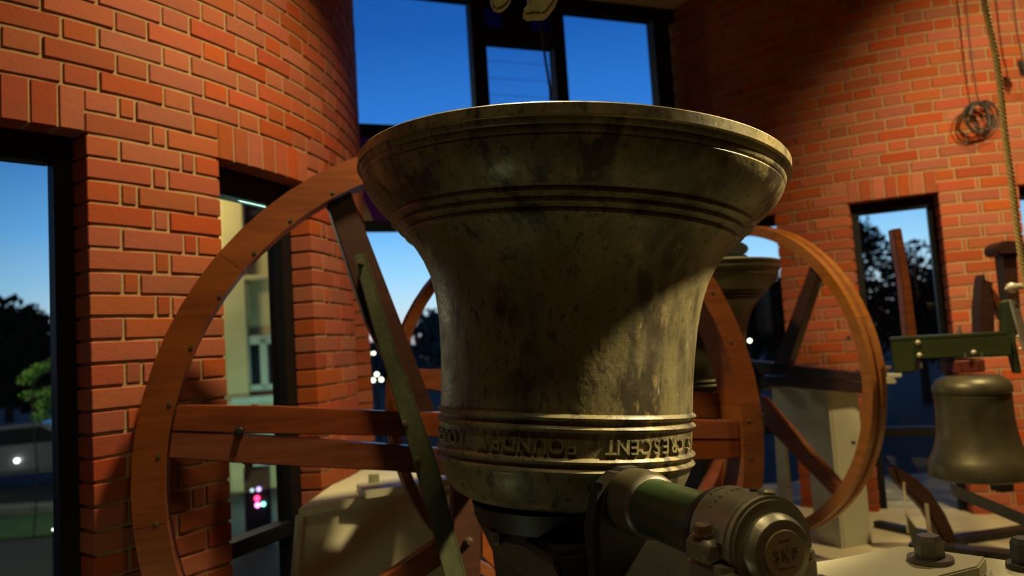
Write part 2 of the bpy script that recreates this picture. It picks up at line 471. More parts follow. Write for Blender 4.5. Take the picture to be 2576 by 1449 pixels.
    me = bpy.data.meshes.new('brick'); me.from_pydata(vs, [], fs)
    at_ = me.attributes.new('tint', 'FLOAT', 'FACE'); at_.data.foreach_set('value', [x * 97.0 for x in tint])
    me.materials.append(MAT['brick_rest'])
    o = bpy.data.objects.new('brick_field', me); COL.objects.link(o); o.parent = root; o['kind'] = 'stuff'
    return root
LT = (-2.98853, 3.57858, 2.25901); RT = (3.02178, 6.20704, 2.0)
LW = [(-75.7, -62.8), (-51.4, -38.5), (-27.1, -14.2), (-2.8, 10.1), (21.5, 34.4)]
RW = [(-168.2, -155.8), (-145.4, -132.0), (-119.6, -106.0), (-94.0, -80.4), (-68.4, -55)]
turret('wall_left', LT[0], LT[1], LT[2], .8397, -75, 40, LW, -40.05, 3, 'curved red brick turret wall on the left, lit warm orange')
turret('wall_right', RT[0], RT[1], RT[2], .8542, -156, -62, RW, -112.6, 4, 'curved red brick turret wall on the right, dark towards the tall window')

def bar(bm, a, b, w, d, nrm):
    """straight rail from a to b; w across, d along nrm"""
    a = Vector(a); b = Vector(b); t = (b - a); Ln = t.length; t.normalize(); nrm = Vector(nrm).normalized()
    s = nrm.cross(t).normalized()
    m = Matrix((( t.x, s.x, nrm.x, 0), (t.y, s.y, nrm.y, 0), (t.z, s.z, nrm.z, 0), (0, 0, 0, 1)))
    r = bmesh.ops.create_cube(bm, size=1)
    xf(bm, r['verts'], Matrix.Translation((a + b) / 2) @ m @ Matrix.Diagonal((Ln, w, d, 1)))
def slit_window(name, T, a0, a1, label, ztop, fw=.072):
    cx, cy, R = T; am = rad((a0 + a1) / 2); Ri = (R - DEEP - .045)
    half = math.tan(rad((a1 - a0) / 2)) * Ri + .022
    root = empty(name, (cx + Ri * cos(am), cy + Ri * sin(am), FLOOR), am - pi / 2 + pi, label=label, kind='structure')
    H = ztop - FLOOR + .012; D = .07; zt = -.645 - FLOOR
    n = (0, 1, 0)
    def part(nm, a, b, w, m='frame_black'):
        bm = new(); bar(bm, a, b, w, D, n); bevel_all(bm, .003); obj(nm, bm, m, root)
    part('frame_jamb', (-half + fw / 2, 0, 0), (-half + fw / 2, 0, H), fw); part('frame_jamb', (half - fw / 2, 0, 0), (half - fw / 2, 0, H), fw)
    part('frame_head', (-half + fw, 0, H - fw * .6), (half - fw, 0, H - fw * .6), fw * 1.2)
    part('frame_sill', (-half + fw, 0, .035), (half - fw, 0, .035), .07); part('frame_transom', (-half + fw, 0, zt), (half - fw, 0, zt), .055)
    for z0, z1 in ((.07, zt - .0275), (zt + .0275, H - fw * 1.2)):
        bm = new(); box(bm, (0, 0, (z0 + z1) / 2), (2 * (half - fw), .006, z1 - z0)); obj('pane', bm, 'glass', root)
slit_window('window_1', LT, -51.4, -38.5, 'black framed slit window at the left edge, dusk sky and road beyond', OPEN_TOP)
slit_window('window_2', LT, -27.1, -14.2, 'black framed slit window behind the big wheel, lit building beyond', OPEN_TOP, .085)
slit_window('window_6', LT, -2.8, 10.1, 'slit window on the far side of the left turret, hidden by its curve', OPEN_TOP)
slit_window('window_4', RT, -145.4, -132.0, 'black framed slit window behind the far wheel, foliage lights beyond', OPEN_TOP + .0145, .05)
slit_window('window_5', RT, -119.6, -106.0, 'black framed slit window behind the small green-headed bell', OPEN_TOP + .0145, .06)
slit_window('window_7', RT, -94.0, -80.4, 'slit window cut by the right edge of the picture', OPEN_TOP + .0145, .06)

# ---- the tall window between the turrets
W3 = Vector((1.22, 5.26, 0)); PHI = rad(21.0)
w3x = Vector((cos(PHI), sin(PHI), 0)); w3n = Vector((-sin(PHI), cos(PHI), 0))
def w3(px, py):
    p = on_plane(px, py, W3, w3n); return ((p - W3).dot(w3x), p.z)
root3 = empty('window_3', (W3.x, W3.y, 0), PHI, label='tall black framed window between the brick turrets with coloured panes and dusk sky', kind='structure')
def w3bar(nm, a, b, w, d=.10, mat='frame_black'):
    bm = new(); bar(bm, (a[0], 0, a[1]), (b[0], 0, b[1]), w, d, (0, 1, 0)); bevel_all(bm, .004); return obj(nm, bm, mat, root3)
zc_ = w3(1520, 43)[1]                   # glass head line
xr = w3(1641, 150)[0]; HEADW = .16
xm1 = w3(1188, 100)[0]; xm1b = w3(1219, 180)[0]
xm2 = w3(1393, 190)[0]; xm2b = w3(1413, 100)[0]
xl = -2.75
zf = FLOOR
w3bar('frame_head', (xl, zc_ + HEADW / 2), (xr + .2, zc_ + HEADW / 2), HEADW)
w3bar('frame_jamb', (xr + .065, zf), (xr + .065, zc_), .13)
m1 = (xm1 + xm1b) / 2; m2 = (xm2 + xm2b) / 2
w3bar('mullion', (m1 - .005, zf), (m1 - .005, zc_), .095); w3bar('mullion', (m2, zf), (m2, zc_), .085)
zt1 = (w3(1300, 82)[1] + w3(1300, 115)[1]) / 2
w3bar('transom', (m1, zt1), (m2, zt1), .10)
zt2 = w3(950, 329)[1]; zt3 = w3(970, 570)[1]
w3bar('transom', (xl, zt2), (m1, zt2), .055); w3bar('transom', (xl, zt3), (m1, zt3), .055)
zt4 = -.62
w3bar('transom', (xl, zt4), (m1, zt4), .06); w3bar('transom', (m1, zt4), (xr, zt4), .06); w3bar('frame_sill', (xl, zf + .03), (xr, zf + .03), .06)
def w3pane(x0, x1, z0, z1, mat='glass', nm='pane'):
    bm = new(); box(bm, ((x0 + x1) / 2, 0, (z0 + z1) / 2), (x1 - x0, .008, z1 - z0)); return obj(nm, bm, mat, root3)
w3pane(xl, m1, zt2, zc_); w3pane(m2, xr, zt4, zc_); w3pane(xl, m1, zt4, zt3); w3pane(m1, m2, zt4, .6); w3pane(xl, m1, zf, zt4); w3pane(m1, xr, zf, zt4)
# coloured panes above the middle light, leaded apart
cw = (m2 - m1 - .16) / 3
for i, g in enumerate(('glass_blue', 'glass_red', 'glass_blue')):
    x0 = m1 + .045 + i * (cw + .035); w3pane(x0, x0 + cw, zt1 + .05, zc_, g, 'coloured_pane')
    if i: w3bar('lead_bar', (x0 - .0175, zt1 + .05), (x0 - .0175, zc_), .035, .03)
# coloured band in the left light: violet with a cream wedge
A_ = w3(903, 565); B_ = w3(945, 565); C_ = w3(912, 490)
def w3poly(pts, mat):
    bm = new(); prism(bm, [Vector((x, -.004, z)) for x, z in pts], (0, .008, 0)); obj('coloured_pane', bm, mat, root3)
zb, zt_ = zt3, zt2
sl = (C_[0] - B_[0]) / (C_[1] - B_[1])
xB = B_[0]; xT = xB + sl * (zt_ - zb)
w3poly([(xl, zb), (xB, zb), (xT, zt_), (xl, zt_)], 'glass_cream')
w3poly([(xB, zb), (m1, zb), (m1, zt_), (xT, zt_)], 'glass_violet')
# louvred glass slats of the middle light
zl0 = .62; nl = 12
for i in range(nl):
    z0 = zl0 + (zt1 - .05 - zl0) * i / nl; z1 = zl0 + (zt1 - .05 - zl0) * (i + 1) / nl
    bm = new(); box(bm, ((m1 + m2) / 2, 0, (z0 + z1) / 2), (m2 - m1 - .09, .006, z1 - z0 + .006), Euler((rad(5), 0, 0)).to_matrix()); obj('louvre_slat', bm, 'glass_ribbed', root3)

# ================================================================== MAIN BELL, WHEEL, HEADSTOCK
YAW = .34; AX = -.326
DX = Vector((cos(YAW), sin(YAW), 0)); DY = Vector((-sin(YAW), cos(YAW), 0))    # along the wheel, along the shaft (away)
BELL = Vector((.098, 1.900, AX))
BDROP = .036
def bell_profile(R_, H_):
    p = [(0, -.015), (.20, -.015), (.245, -.010), (.270, .004), (.290, .028), (.302, .056), (.307, .072)]
    def ridge(h, r, k=.0085, w=.008):
        return [(r, h - w), (r + k * .75, h - w * .45), (r + k, h), (r + k * .75, h + w * .45), (r, h + w)]
    p += ridge(.083, .308) + ridge(.105, .3085) + [(.309, .137)] + ridge(.172, .3095) + ridge(.195, .310)
    p += [(.3105, .25), (.3145, .33), (.322, .41), (.333, .470), (.348, .520), (.367, .558), (.387, .588), (.400, .604)]
    for h, r in ((.616, .411), (.633, .429), (.650, .448)):
        p += [(r - .005, h - .006), (r + .004, h - .003), (r + .005, h + .003), (r + .003, h + .0065)]
    p += [(.462, .664), (.486, .686), (.504, .706), (.516, .724), (.5225, .738), (.521, .742), (.5245, .746), (.5265, .754), (.5255, .758), (.5295, .761), (.5325, .770),
          (.5375, .772), (.5385, .795), (.536, .798), (.520, .799), (.50, .79), (.47, .74), (.40, .62), (.33, .5), (.29, .3), (.28, .1), (.2, .05), (0, .04)]
    return [(r * R_, (h - BDROP) * H_) for r, h in p]
bell = empty('bell', BELL, YAW, label='large bronze bell with dark patina turned mouth upward, cast lettering round its crown', cat='bell')
TILT = .098
bell.rotation_euler = (0, TILT, YAW)
bm = new(); lathe(bm, bell_profile(1, 1), 224); obj('bell_body', bm, 'bronze', bell, smooth=.7)
bm = new(); lathe(bm, [(r, h - BDROP) for r, h in ((.5375, .7712), (.5392, .7717), (.5394, .7732), (.5382, .7737))], 224, close=True); obj('lip_bead', bm, 'bronze_polished', bell, smooth=1.2, label='bright worn bead under the lip band')
for word in ([('S', 64), ('C', 54.6), ('R', 49.5), ('E', 44.2), ('S', 38.8), ('C', 33.3), ('E', 28), ('N', 22.8), ('T', 17.6)],
             [('F', 2.8), ('O', -3.4), ('U', -9.6), ('N', -16), ('D', -22.3), ('R', -28.5), ('Y', -34.7)],
             [('L', -48), ('O', -54), ('U', -60), ('G', -66), ('H', -72)]):
    for ch, a in word:
        t = rad(-112.8 + a)
        nrm = Vector((cos(t), sin(t), 0)); tg = Vector((-sin(t), cos(t), 0))
        # inverted lettering: its up points to the crown, reads towards decreasing angle
        o = obj('letter', letter_mesh(ch, .044, .004, 'bronze'), 'bronze', bell)
        o.matrix_local = Matrix(((-tg.x, 0, nrm.x, nrm.x * .3105), (-tg.y, 0, nrm.y, nrm.y * .3105), (0, -1, 0, .138 - BDROP), (0, 0, 0, 1)))

# ---- headstock with its gudgeon shafts
hs = empty('headstock', BELL, YAW, label='dark green headstock with round shaft running under the large bell to the bearing', cat='headstock')
hs.rotation_euler = (0, TILT * .4, YAW)
bm = new(); cyl(bm, (0, 0, -.100), (0, 0, -.053), .215, .228, 64); obj('crown_plate', bm, 'black_iron', hs, smooth=.6)
bm = new(); prism(bm, [Vector((x, -.30, z)) for x, z in ((-.15, -.102), (-.15, -.13), (-.10, -.235), (-.07, -.50), (.15, -.50), (.19, -.125), (.19, -.102))], (0, .60, 0)); bevel_all(bm, .012); obj('drop_beam', bm, 'black_iron', hs)
bm = new(); cyl(bm, (0, 0, -.128), (0, 0, -.100), .19, .19, 48); obj('crown_washer', bm, 'black_iron', hs, smooth=.6)
for s in (-1, 1):
    bm = new()
    prism(bm, [Vector((x, s * .350 - .02, z)) for x, z in ((-.085, -.23), (.085, -.23), (.095, -.05), (.075, .03), (.03, .065), (-.03, .065), (-.075, .03), (-.095, -.05))], (0, .06, 0)); bevel_all(bm, .012)
    obj('cheek_plate', bm, 'black_iron', hs, smooth=.6)
    bm = new()
    lathe(bm, [(.0, s * .335), (.064, s * .335), (.066, s * .42), (.060, s * .44), (.0, s * .44)], 40, 'Y'); obj('shaft_boss', bm, 'bronze_small', hs, smooth=.6)
    bm = new()
    lathe(bm, [(.0, s * .40), (.0585, s * .40), (.0585, s * .425), (.055, s * .43), (.055, s * .62), (.0585, s * .625), (.0585, s * .645), (.040, s * .648), (.034, s * .655), (.034, s * (.70 if s < 0 else .84)), (0, s * (.70 if s < 0 else .84))], 48, 'Y')
    obj('gudgeon_shaft', bm, 'green_paint', hs, smooth=.6)
    bm = new()
    lathe(bm, [(.0555, s * .428), (.0615, s * .432), (.0615, s * .440), (.0555, s * .446)], 48, 'Y', close=True); obj('weld_bead', bm, 'steel_dull', hs, smooth=.8)
for i in range(6):
    a = i * pi / 3 + .3
    bm = new(); hexhead(bm, (.205 * cos(a), .205 * sin(a), -.100), (0, 0, -1), .014, .026, .02)
    obj('crown_bolt', bm, 'steel_dull', hs)

# ---- wheels
def rim(root, R_, r_, T, segs, a_off, mat, groove=.018, gw=.25, y0=0.0, prefix='rim_segment'):
    prof = [(r_, y0), (R_, y0), (R_, y0 + T * gw), (R_ - groove, y0 + T * (gw + .08)), (R_ - groove, y0 + T * (.92 - gw)), (R_, y0 + T * (1 - gw)), (R_, y0 + T), (r_, y0 + T)]
    for i in range(segs):
        a0 = a_off + 2 * pi * i / segs; a1 = a0 + 2 * pi / segs - .0018 / R_
        bm = new(); lathe(bm, prof, max(6, 72 // segs), 'Y', close=True, a0=a0, a1=a1)
        obj(prefix, bm, mat, root, smooth=.4)
def board(root, name, pts, y, t, mat, to):
    """plank from pixel-measured outline points mapped by to() onto the wheel plane"""
    bm = new(); prism(bm, [Vector((q[0], y, q[1])) for q in (to(px, py) if isinstance(px, (int, float)) else px for px, py in pts)], (0, t, 0)); bevel_all(bm, .003)
    return obj(name, bm, mat, root)
C1 = Vector((-.100, 2.500, -.352)); RW1, rW1 = 1.0625, .975
wheel = empty('bell_wheel', C1, YAW, label='huge varnished wooden bell wheel standing behind and left of the large bronze bell', cat='wheel')
def to1(px, py, off=0.0):
    p = on_plane(px, py, C1 + DY * off, DY) - C1
    return (p.dot(DX), p.z)
rim(wheel, RW1, rW1, .13, 8, pi / 8 * 0 + .085, 'wood')
B = lambda *pts: [(to1(x, y, .02), None) for x, y in pts]
def plank(root, name, pts, y, t, mat, to):
    bm = new(); prism(bm, [Vector((q[0], y, q[1])) for q in pts], (0, t, 0)); bevel_all(bm, .003); return obj(name, bm, mat, root)
P1 = lambda y, *pts: [to1(px, py, y) for px, py in pts]
def lim(pts, rmax):                     # keep board ends just inside the rim
    out = []
    for x, z in pts:
        d = hypot(x, z)
        out.append((x * rmax / d, z * rmax / d) if d > rmax else (x, z))
    return out
rr = rW1 - .004
plank(wheel, 'spoke', lim(P1(.02, (400, 1013), (680, 1022), (1010, 1036), (1235, 1040), (1235, 1104), (1000, 1097), (600, 1090), (400, 1082)), rr), .02, .055, 'wood', to1)
plank(wheel, 'spoke', lim(P1(.02, (400, 1084), (600, 1092), (1000, 1120), (1235, 1138), (1235, 1206), (1000, 1186), (640, 1168), (400, 1152)), rr), .02, .055, 'wood', to1)
plank(wheel, 'spoke', lim(P1(.02, (1235, 1040), (1500, 1047), (1880, 1057), (1880, 1104), (1500, 1103), (1235, 1104)), rr), .02, .055, 'wood', to1)
plank(wheel, 'spoke', lim(P1(.02, (1235, 1138), (1500, 1106), (1880, 1106), (1880, 1152), (1500, 1170), (1235, 1206)), rr), .02, .055, 'wood', to1)
plank(wheel, 'spoke', lim(P1(.025, (790, 460), (860, 440), (1095, 1034), (1030, 1036), (922, 810)), rr), .025, .05, 'wood_dark', to1)
plank(wheel, 'spoke', lim(P1(.025, (1440, 400), (1540, 405), (1400, 1044), (1330, 1042)), rr), .025, .05, 'wood_dark', to1)
plank(wheel, 'spoke', lim(P1(.024, (1142, 1196), (1213, 1204), (1208, 1500), (1206, 2400), (1132, 2400), (1138, 1500)), rr), .024, .055, 'wood_dark', to1)
plank(wheel, 'spoke', lim(P1(.026, (1140, 1335), (1142, 1400), (600, 1795), (560, 1735)), rr), .026, .05, 'wood', to1)
plank(wheel, 'spoke', lim(P1(.026, (1212, 1330), (1212, 1400), (1600, 1800), (1660, 1760)), rr), .026, .05, 'wood', to1)
bm = new(); lathe(bm, [(0, .075), (.14, .075), (.14, .10), (.10, .11), (.07, .13), (0, .13)], 40, 'Y'); obj('hub_plate', bm, 'black_iron', wheel, smooth=.6)
for px, py in ((837, 484), (731, 554), (640, 636), (553, 745), (481, 874), (427, 1017), (399, 1148), (392, 1317), (1885, 1058), (1890, 1152), (1793, 735), (1838, 860)):
    x, z = to1(px, py); bm = new(); cyl(bm, (x, -.0008, z), (x, .006, z), .0075, seg=12); cyl(bm, (x, -.0022, z), (x, -.0005, z), .0045, seg=10); obj('rim_bolt', bm, 'steel', wheel, smooth=.6)
for px, py, m in ((603, 1083, 'black_iron'), (1179, 1361, 'steel')):
    x, z = to1(px, py, .02); bm = new(); hexhead(bm, (x, .02, z), (0, -1, 0), .011, .012, .014); obj('spoke_bolt', bm, m, wheel)
x, z = to1(625, 1162, .045); bm = new(); cyl(bm, (x, .045, z + .01), (x - .004, .045, z - .042), .006, seg=10); hexhead(bm, (x, .045, z - .002), (0, 0, -1), .013, .012, .017); obj('tie_bolt', bm, 'steel_dull', wheel)
x, z = to1(641, 1022, .045); bm = new(); hexhead(bm, (x, .045, z - .003), (0, 0, 1), .011, .008, .015); obj('tie_bolt', bm, 'steel', wheel)
# angle-iron brace across the spokes
by = -.030
L0 = [to1(890, 642, by), to1(938, 820, by), to1(1041, 1166, by), to1(1150, 1560, by), to1(1196, 1560, by), to1(1098, 1166, by), to1(972, 820, by), to1(915, 635, by)]
bm = new(); prism(bm, [Vector((q[0], by, q[1])) for q in L0], (0, .008, 0)); bevel_all(bm, .0015); br = obj('brace', bm, 'green_iron', wheel, label='olive green angle iron brace')
L1 = [to1(915, 635, by), to1(972, 820, by), to1(1098, 1166, by), to1(1196, 1560, by)]
bm = new()
pts = [Vector((q[0], by, q[1])) for q in L1]; lip = [Vector((q[0] + .005, by, q[1])) for q in L1]
for a, b_ in zip(range(3), range(1, 4)):
    prism(bm, [pts[a], lip[a], lip[b_], pts[b_]], (0, .05, 0))
obj('brace_flange', bm, 'green_iron', br)
for px, py in ((908, 660), (1020, 1065), (1052, 1156)):
    x, z = to1(px, py, by); bm = new(); cyl(bm, (x, by - .002, z), (x, by, z), .010, seg=16); cyl(bm, (x, by - .009, z), (x, by - .002, z), .0065, seg=12); obj('brace_bolt', bm, 'steel', br, smooth=.6)

# ---- front bearing (plummer block) in shaft frame: origin on the axis, local y away
TB = -.766
BR = BELL + DY * TB
bear = empty('bearing_block', BR, YAW, label='grey cast plummer block bearing with SKF cover disc holding the green shaft', cat='bearing')
bm = new()
n_ = 28
RC = .074
arch = [Vector((RC, -.028, -.012))] + [Vector((RC * cos(a), -.028, RC * sin(a) + .004)) for a in [pi * k / n_ for k in range(n_ + 1)]] + [Vector((-RC, -.028, -.012))]
prism(bm, arch, (0, .115, 0)); bevel_all(bm, .005, .8)
for s in (-1, 1): box(bm, (s * .080, .032, .000), (.036, .062, .036), bev=.008)
obj('bearing_cap', bm, 'cast_grey', bear, smooth=.7)
bm = new()
box(bm, (0, .03, -.060), (.172, .112, .086), bev=.010); box(bm, (0, .03, -.115), (.275, .080, .028), bev=.008)
for s in (-1, 1): cyl(bm, (s * .070, -.005, -.10), (s * .070, -.005, -.016), .020, .018, 20)
obj('bearing_base', bm, 'cast_grey', bear, smooth=.6)
bm = new(); lathe(bm, [(0, -.052), (.036, -.052), (.048, -.049), (.054, -.040), (.056, -.030), (.068, -.026), (.071, -.01), (0, -.01)], 56, 'Y'); obj('end_collar', bm, 'cast_grey', bear, smooth=.5)
bm = new(); lathe(bm, [(0, .086), (.064, .086), (.073, .09), (.073, .105), (.064, .112), (0, .112)], 56, 'Y'); obj('seal_ring', bm, 'black_iron', bear, smooth=.5, label='black seal ring')
bm = new(); lathe(bm, [(0, -.0545), (.0335, -.0545), (.0345, -.053), (.0345, -.05), (0, -.05)], 56, 'Y'); disc = obj('cover_disc', bm, 'cap_cream', bear, smooth=.5, label='dull cream cover disc lettered SKF')
bm = new()
RX = Matrix.Rotation(pi / 2, 4, 'X')
for i, ch in enumerate('SKF'):
    letters_into(bm, ch, .024, .0004, 'print_dark', Matrix.Translation(((i - 1) * .0165, -.0548, -.002)) @ RX)
for z_, w_ in ((.019, .020), (-.020, .030)):
    for k in range(5): box(bm, ((k - 2) * w_ / 5, -.0546, z_), (w_ / 8, .0004, .004))
obj('disc_lettering', bm, 'print_dark', disc)
bm = new()
for row, (txt, yy) in enumerate((('SNL', RC), ('508-607', .048))):
    for i, ch in enumerate(txt):
        a = pi / 2 + .30 - (i - (len(txt) - 1) / 2) * .155
        nrm = Vector((cos(a), 0, sin(a)))
        m4 = Matrix(((sin(a), 0, nrm.x, nrm.x * RC), (0, 1, 0, yy), (-cos(a), 0, nrm.z, nrm.z * RC + .004), (0, 0, 0, 1)))
        letters_into(bm, ch, .0135, .0006, 'cast_grey', m4)
obj('cast_lettering', bm, 'cast_grey', bear, label='raised SNL 508-607 on the cap')
bm = new(); lathe(bm, [(.070, -.014), (.0785, -.012), (.0785, .004), (.070, .006)], 40, 'Y', close=True, a0=.2, a1=pi - .2); box(bm, (.012, -.008, .079), (.022, .022, .012), Matrix.Rotation(.18, 3, 'Y'), bev=.004); obj('cap_rib', bm, 'cast_grey', bear, smooth=.6)
bm = new(); cyl(bm, (.010, .022, .074), (.010, .022, .0805), .006, seg=16); obj('grease_plug', bm, 'black_iron', bear)
for x, y in ((-.082, .030), (.080, .045)):
    bm = new(); hexhead(bm, (x, y, .020), (0, 0, 1), .0125, .016, .016); obj('cap_bolt', bm, 'steel', bear)
for x, y in ((-.120, .018), (.118, .020)):
    bm = new(); hexhead(bm, (x, y, -.101), (0, 0, 1), .0165, .026, .027); obj('foot_bolt', bm, 'steel', bear)
base_z = AX - .129

# ---- near beam and plates on the right
def slab(name, pts, th, mat, parent=None, **k):
    bm = new(); prism(bm, pts, (0, 0, -th)); bevel_all(bm, .003); return obj(name, bm, mat, parent, **k)
ZP = base_z
def Z(*pts, z): return [Vector((p.x, p.y, p.z + CZ)) for p in (atz(x, y, z) for x, y in pts)]
nb = empty('near_beam', (.70, 1.38, FLOOR), 0, label='cream steel beam at lower right carrying the grey bearing', cat='beam')
def rel(o, root):
    o.parent = root; o.matrix_parent_inverse = Matrix.Translation(-Vector(root.location)); return o
rel(slab('top_plate', Z((1740, 1540), (1760, 1458), (2108, 1404), (2265, 1372), (2480, 1400), (2462, 1424), (2363, 1449), (2250, 1600), z=ZP), .030, 'cream'), nb)
rel(slab('flange_plate', Z((2262, 1378), (2420, 1394), (2576, 1414), (2900, 1460), (2900, 1800), (2500, 1800), (2440, 1500), z=ZP - .032), .03, 'cream'), nb)
rel(slab('packing_plate', Z((2487, 1430), (2560, 1422), (2700, 1440), (2700, 1560), (2510, 1520), z=ZP - .004), .028, 'cream'), nb)
bm = new(); pts = Z((1780, 1580), (1790, 1490), (2100, 1425), (2255, 1392), (2900, 1470), (2900, 1790), (2300, 1700), z=ZP - .062); prism(bm, pts, (0, 0, -(ZP - .062 - FLOOR))); rel(obj('beam_body', bm, 'green_paint'), nb)
p = atz(2341, 1412, ZP); bm = new(); hexhead(bm, (p.x, p.y, ZP + CZ), (0, 0, 1), .0255, .040, .040); rel(obj('plate_bolt', bm, 'steel_dull', smooth=None, label='big hexagon bolt and washer'), nb)
p = atz(2585, 1425, ZP); bm = new(); hexhead(bm, (p.x, p.y, ZP - .004 + CZ), (0, 0, 1), .024, .045, .034); rel(obj('plate_bolt', bm, 'black_iron'), nb)

# ---- far beam behind the wheel on the left
ZL = -.512
fb = empty('pedestal_beam', (-.6, 3.0, FLOOR), 0, label='cream painted steel pedestal under the far bearing, between wheel and left turret', cat='beam')
a, b_, c_, d_ = [atz(x, y, ZL) for x, y in ((750, 1280), (884, 1184), (1075, 1183), (1146, 1204))]
up = Vector((0, 0, CZ))
e_ = c_ + Vector((.25, .1, 0))
rel(slab('top_plate', [v + up for v in (a, d_, e_, b_)], .032, 'cream'), fb)
fdir = (d_ - a).normalized(); back = Vector((-fdir.y, fdir.x, 0))
w0 = a + back * .035 + fdir * .012; w1_ = d_ + back * .035 - fdir * .01
dz = Vector((0, 0, -.032)); hgt = ZL - .032 - FLOOR
bm = new(); prism(bm, [w0 + dz + up, w1_ + dz + up, w1_ + dz + up + Vector((0, 0, -hgt)), w0 + dz + up - fdir * .14 + Vector((0, 0, -hgt))], back * .02); rel(obj('web_plate', bm, 'cream'), fb)
bm = new(); s0 = a + dz + fdir * .0; s1 = b_ + dz
prism(bm, [s0 + up, s0 + up - fdir * .15 + Vector((0, 0, -hgt)), s1 + up - fdir * .15 + Vector((0, 0, -hgt)), s1 + up], fdir * .016); rel(obj('end_plate', bm, 'cream'), fb)
bm = new(); prism(bm, [w1_ + dz + up, w1_ + dz + up + Vector((0, 0, -hgt)), w1_ + dz + up + Vector((0, 0, -hgt)) + back * .45, w1_ + dz + up + back * .45], -fdir * .02); rel(obj('end_plate', bm, 'cream'), fb)
q = [atz(x, y, ZL + .028) for x, y in ((896, 1216), (917, 1237), (1146, 1203), (1120, 1176))]
rel(slab('bearing_plate', [v + up for v in q], .028, 'cream'), fb)
p = atz(941, 1213, ZL + .028); bm = new(); cyl(bm, (p.x, p.y, p.z + CZ), (p.x, p.y, p.z + CZ + .032), .021, .020, 16); rel(obj('plate_bolt', bm, 'cream', smooth=.6), fb)
FBEAR = BELL + DY * .80
bm = new()
arch = [Vector((.07, -.03, -(AX - ZL) + .03))] + [Vector((.07 * cos(t), -.03, .07 * sin(t))) for t in [pi * k / 20 for k in range(21)]] + [Vector((-.07, -.03, -(AX - ZL) + .03))]
prism(bm, arch, (0, .10, 0)); fbo = obj('far_bearing_block', bm, 'cast_grey', smooth=.6, label='grey bearing hidden behind the large bell on the cream pedestal', cat='bearing')
fbo.location = (FBEAR.x, FBEAR.y, FBEAR.z + CZ); fbo.rotation_euler = (0, 0, YAW)

# ================================================================== SECOND WHEEL, THIRD WHEEL, SECOND BELL
D2 = 4.0; C2 = Vector((.29 * D2, D2, -.061 * D2)); A2 = 1.1
Y2 = Vector((sin(A2), cos(A2), 0)); X2 = Vector((cos(A2), -sin(A2), 0)); yaw2 = -A2
def to2(px, py, off=0.0):
    p = on_plane(px, py, C2 + Y2 * off, Y2) - C2; return (p.dot(X2), p.z)
P2 = lambda y, *pts: [to2(px, py, y) for px, py in pts]
wh2 = empty('bell_wheel', C2, yaw2, label='yellow-brown wooden bell wheel with roped groove, standing behind right beside the cream post', cat='wheel')
rim(wh2, .200 * D2, .1875 * D2, .095, 8, .35, 'wood_yellow', groove=.02, gw=.34)
r2_ = .1875 * D2 - .004
for pts, y, mt in ((((2052, 640), (2075, 660), (1975, 940), (1935, 945)), .03, 'wood_dark'), (((1850, 905), (1960, 914), (2190, 942), (2190, 962), (1960, 945), (1850, 935)), .03, 'wood_dark'),
                   (((1850, 945), (1960, 947), (2190, 966), (2190, 992), (1960, 972), (1850, 965)), .03, 'wood_dark'), (((1880, 985), (1915, 1000), (2118, 1232), (2106, 1262), (1890, 1035)), .025, 'wood'),
                   (((1800, 600), (1832, 600), (1845, 920), (1815, 920)), .03, 'wood_dark')):
    plank(wh2, 'spoke', lim(P2(y, *pts), r2_), y, .05, mt, to2)
bm = new(); lathe(bm, [(0, .02), (.10, .02), (.10, .08), (0, .08)], 32, 'Y'); obj('hub_plate', bm, 'black_iron', wh2, smooth=.6)
for px, py in ((1990, 655), (2062, 722), (2128, 852), (2150, 935), (2140, 1110)):
    x, z = to2(px, py); 
    bm = new(); cyl(bm, (x * 1.02, -.004, z * 1.02), (x * 1.02, .004, z * 1.02), .009, seg=10); obj('rim_bolt', bm, 'steel_dull', wh2)

D3 = 2.75; C3 = Vector((.078 * D3, D3, -.074 * D3))
def to3(px, py, off=0.0):
    p = on_plane(px, py, C3 + DY * off, DY) - C3; return (p.dot(DX), p.z)
P3 = lambda y, *pts: [to3(px, py, y) for px, py in pts]
wh3 = empty('bell_wheel', C3, YAW, label='smaller orange wooden bell wheel half hidden directly behind the large bell', cat='wheel')
rim(wh3, .249 * D3, .237 * D3, .085, 8, .1, 'wood')
r3_ = .237 * D3 - .004
for pts in (((985, 922), (1108, 929), (1420, 945), (1420, 1000), (1108, 985), (985, 968)), ((1420, 955), (1735, 983), (1850, 992), (1850, 1056), (1735, 1053), (1420, 1010)), ((1250, 520), (1290, 515), (1400, 950), (1360, 950)), ((1560, 540), (1600, 550), (1480, 960), (1440, 960))):
    plank(wh3, 'spoke', lim(P3(.02, *pts), r3_), .02, .045, 'wood', to3)
bm = new(); lathe(bm, [(0, .01), (.09, .01), (.09, .07), (0, .07)], 32, 'Y'); obj('hub_plate', bm, 'black_iron', wh3, smooth=.6)

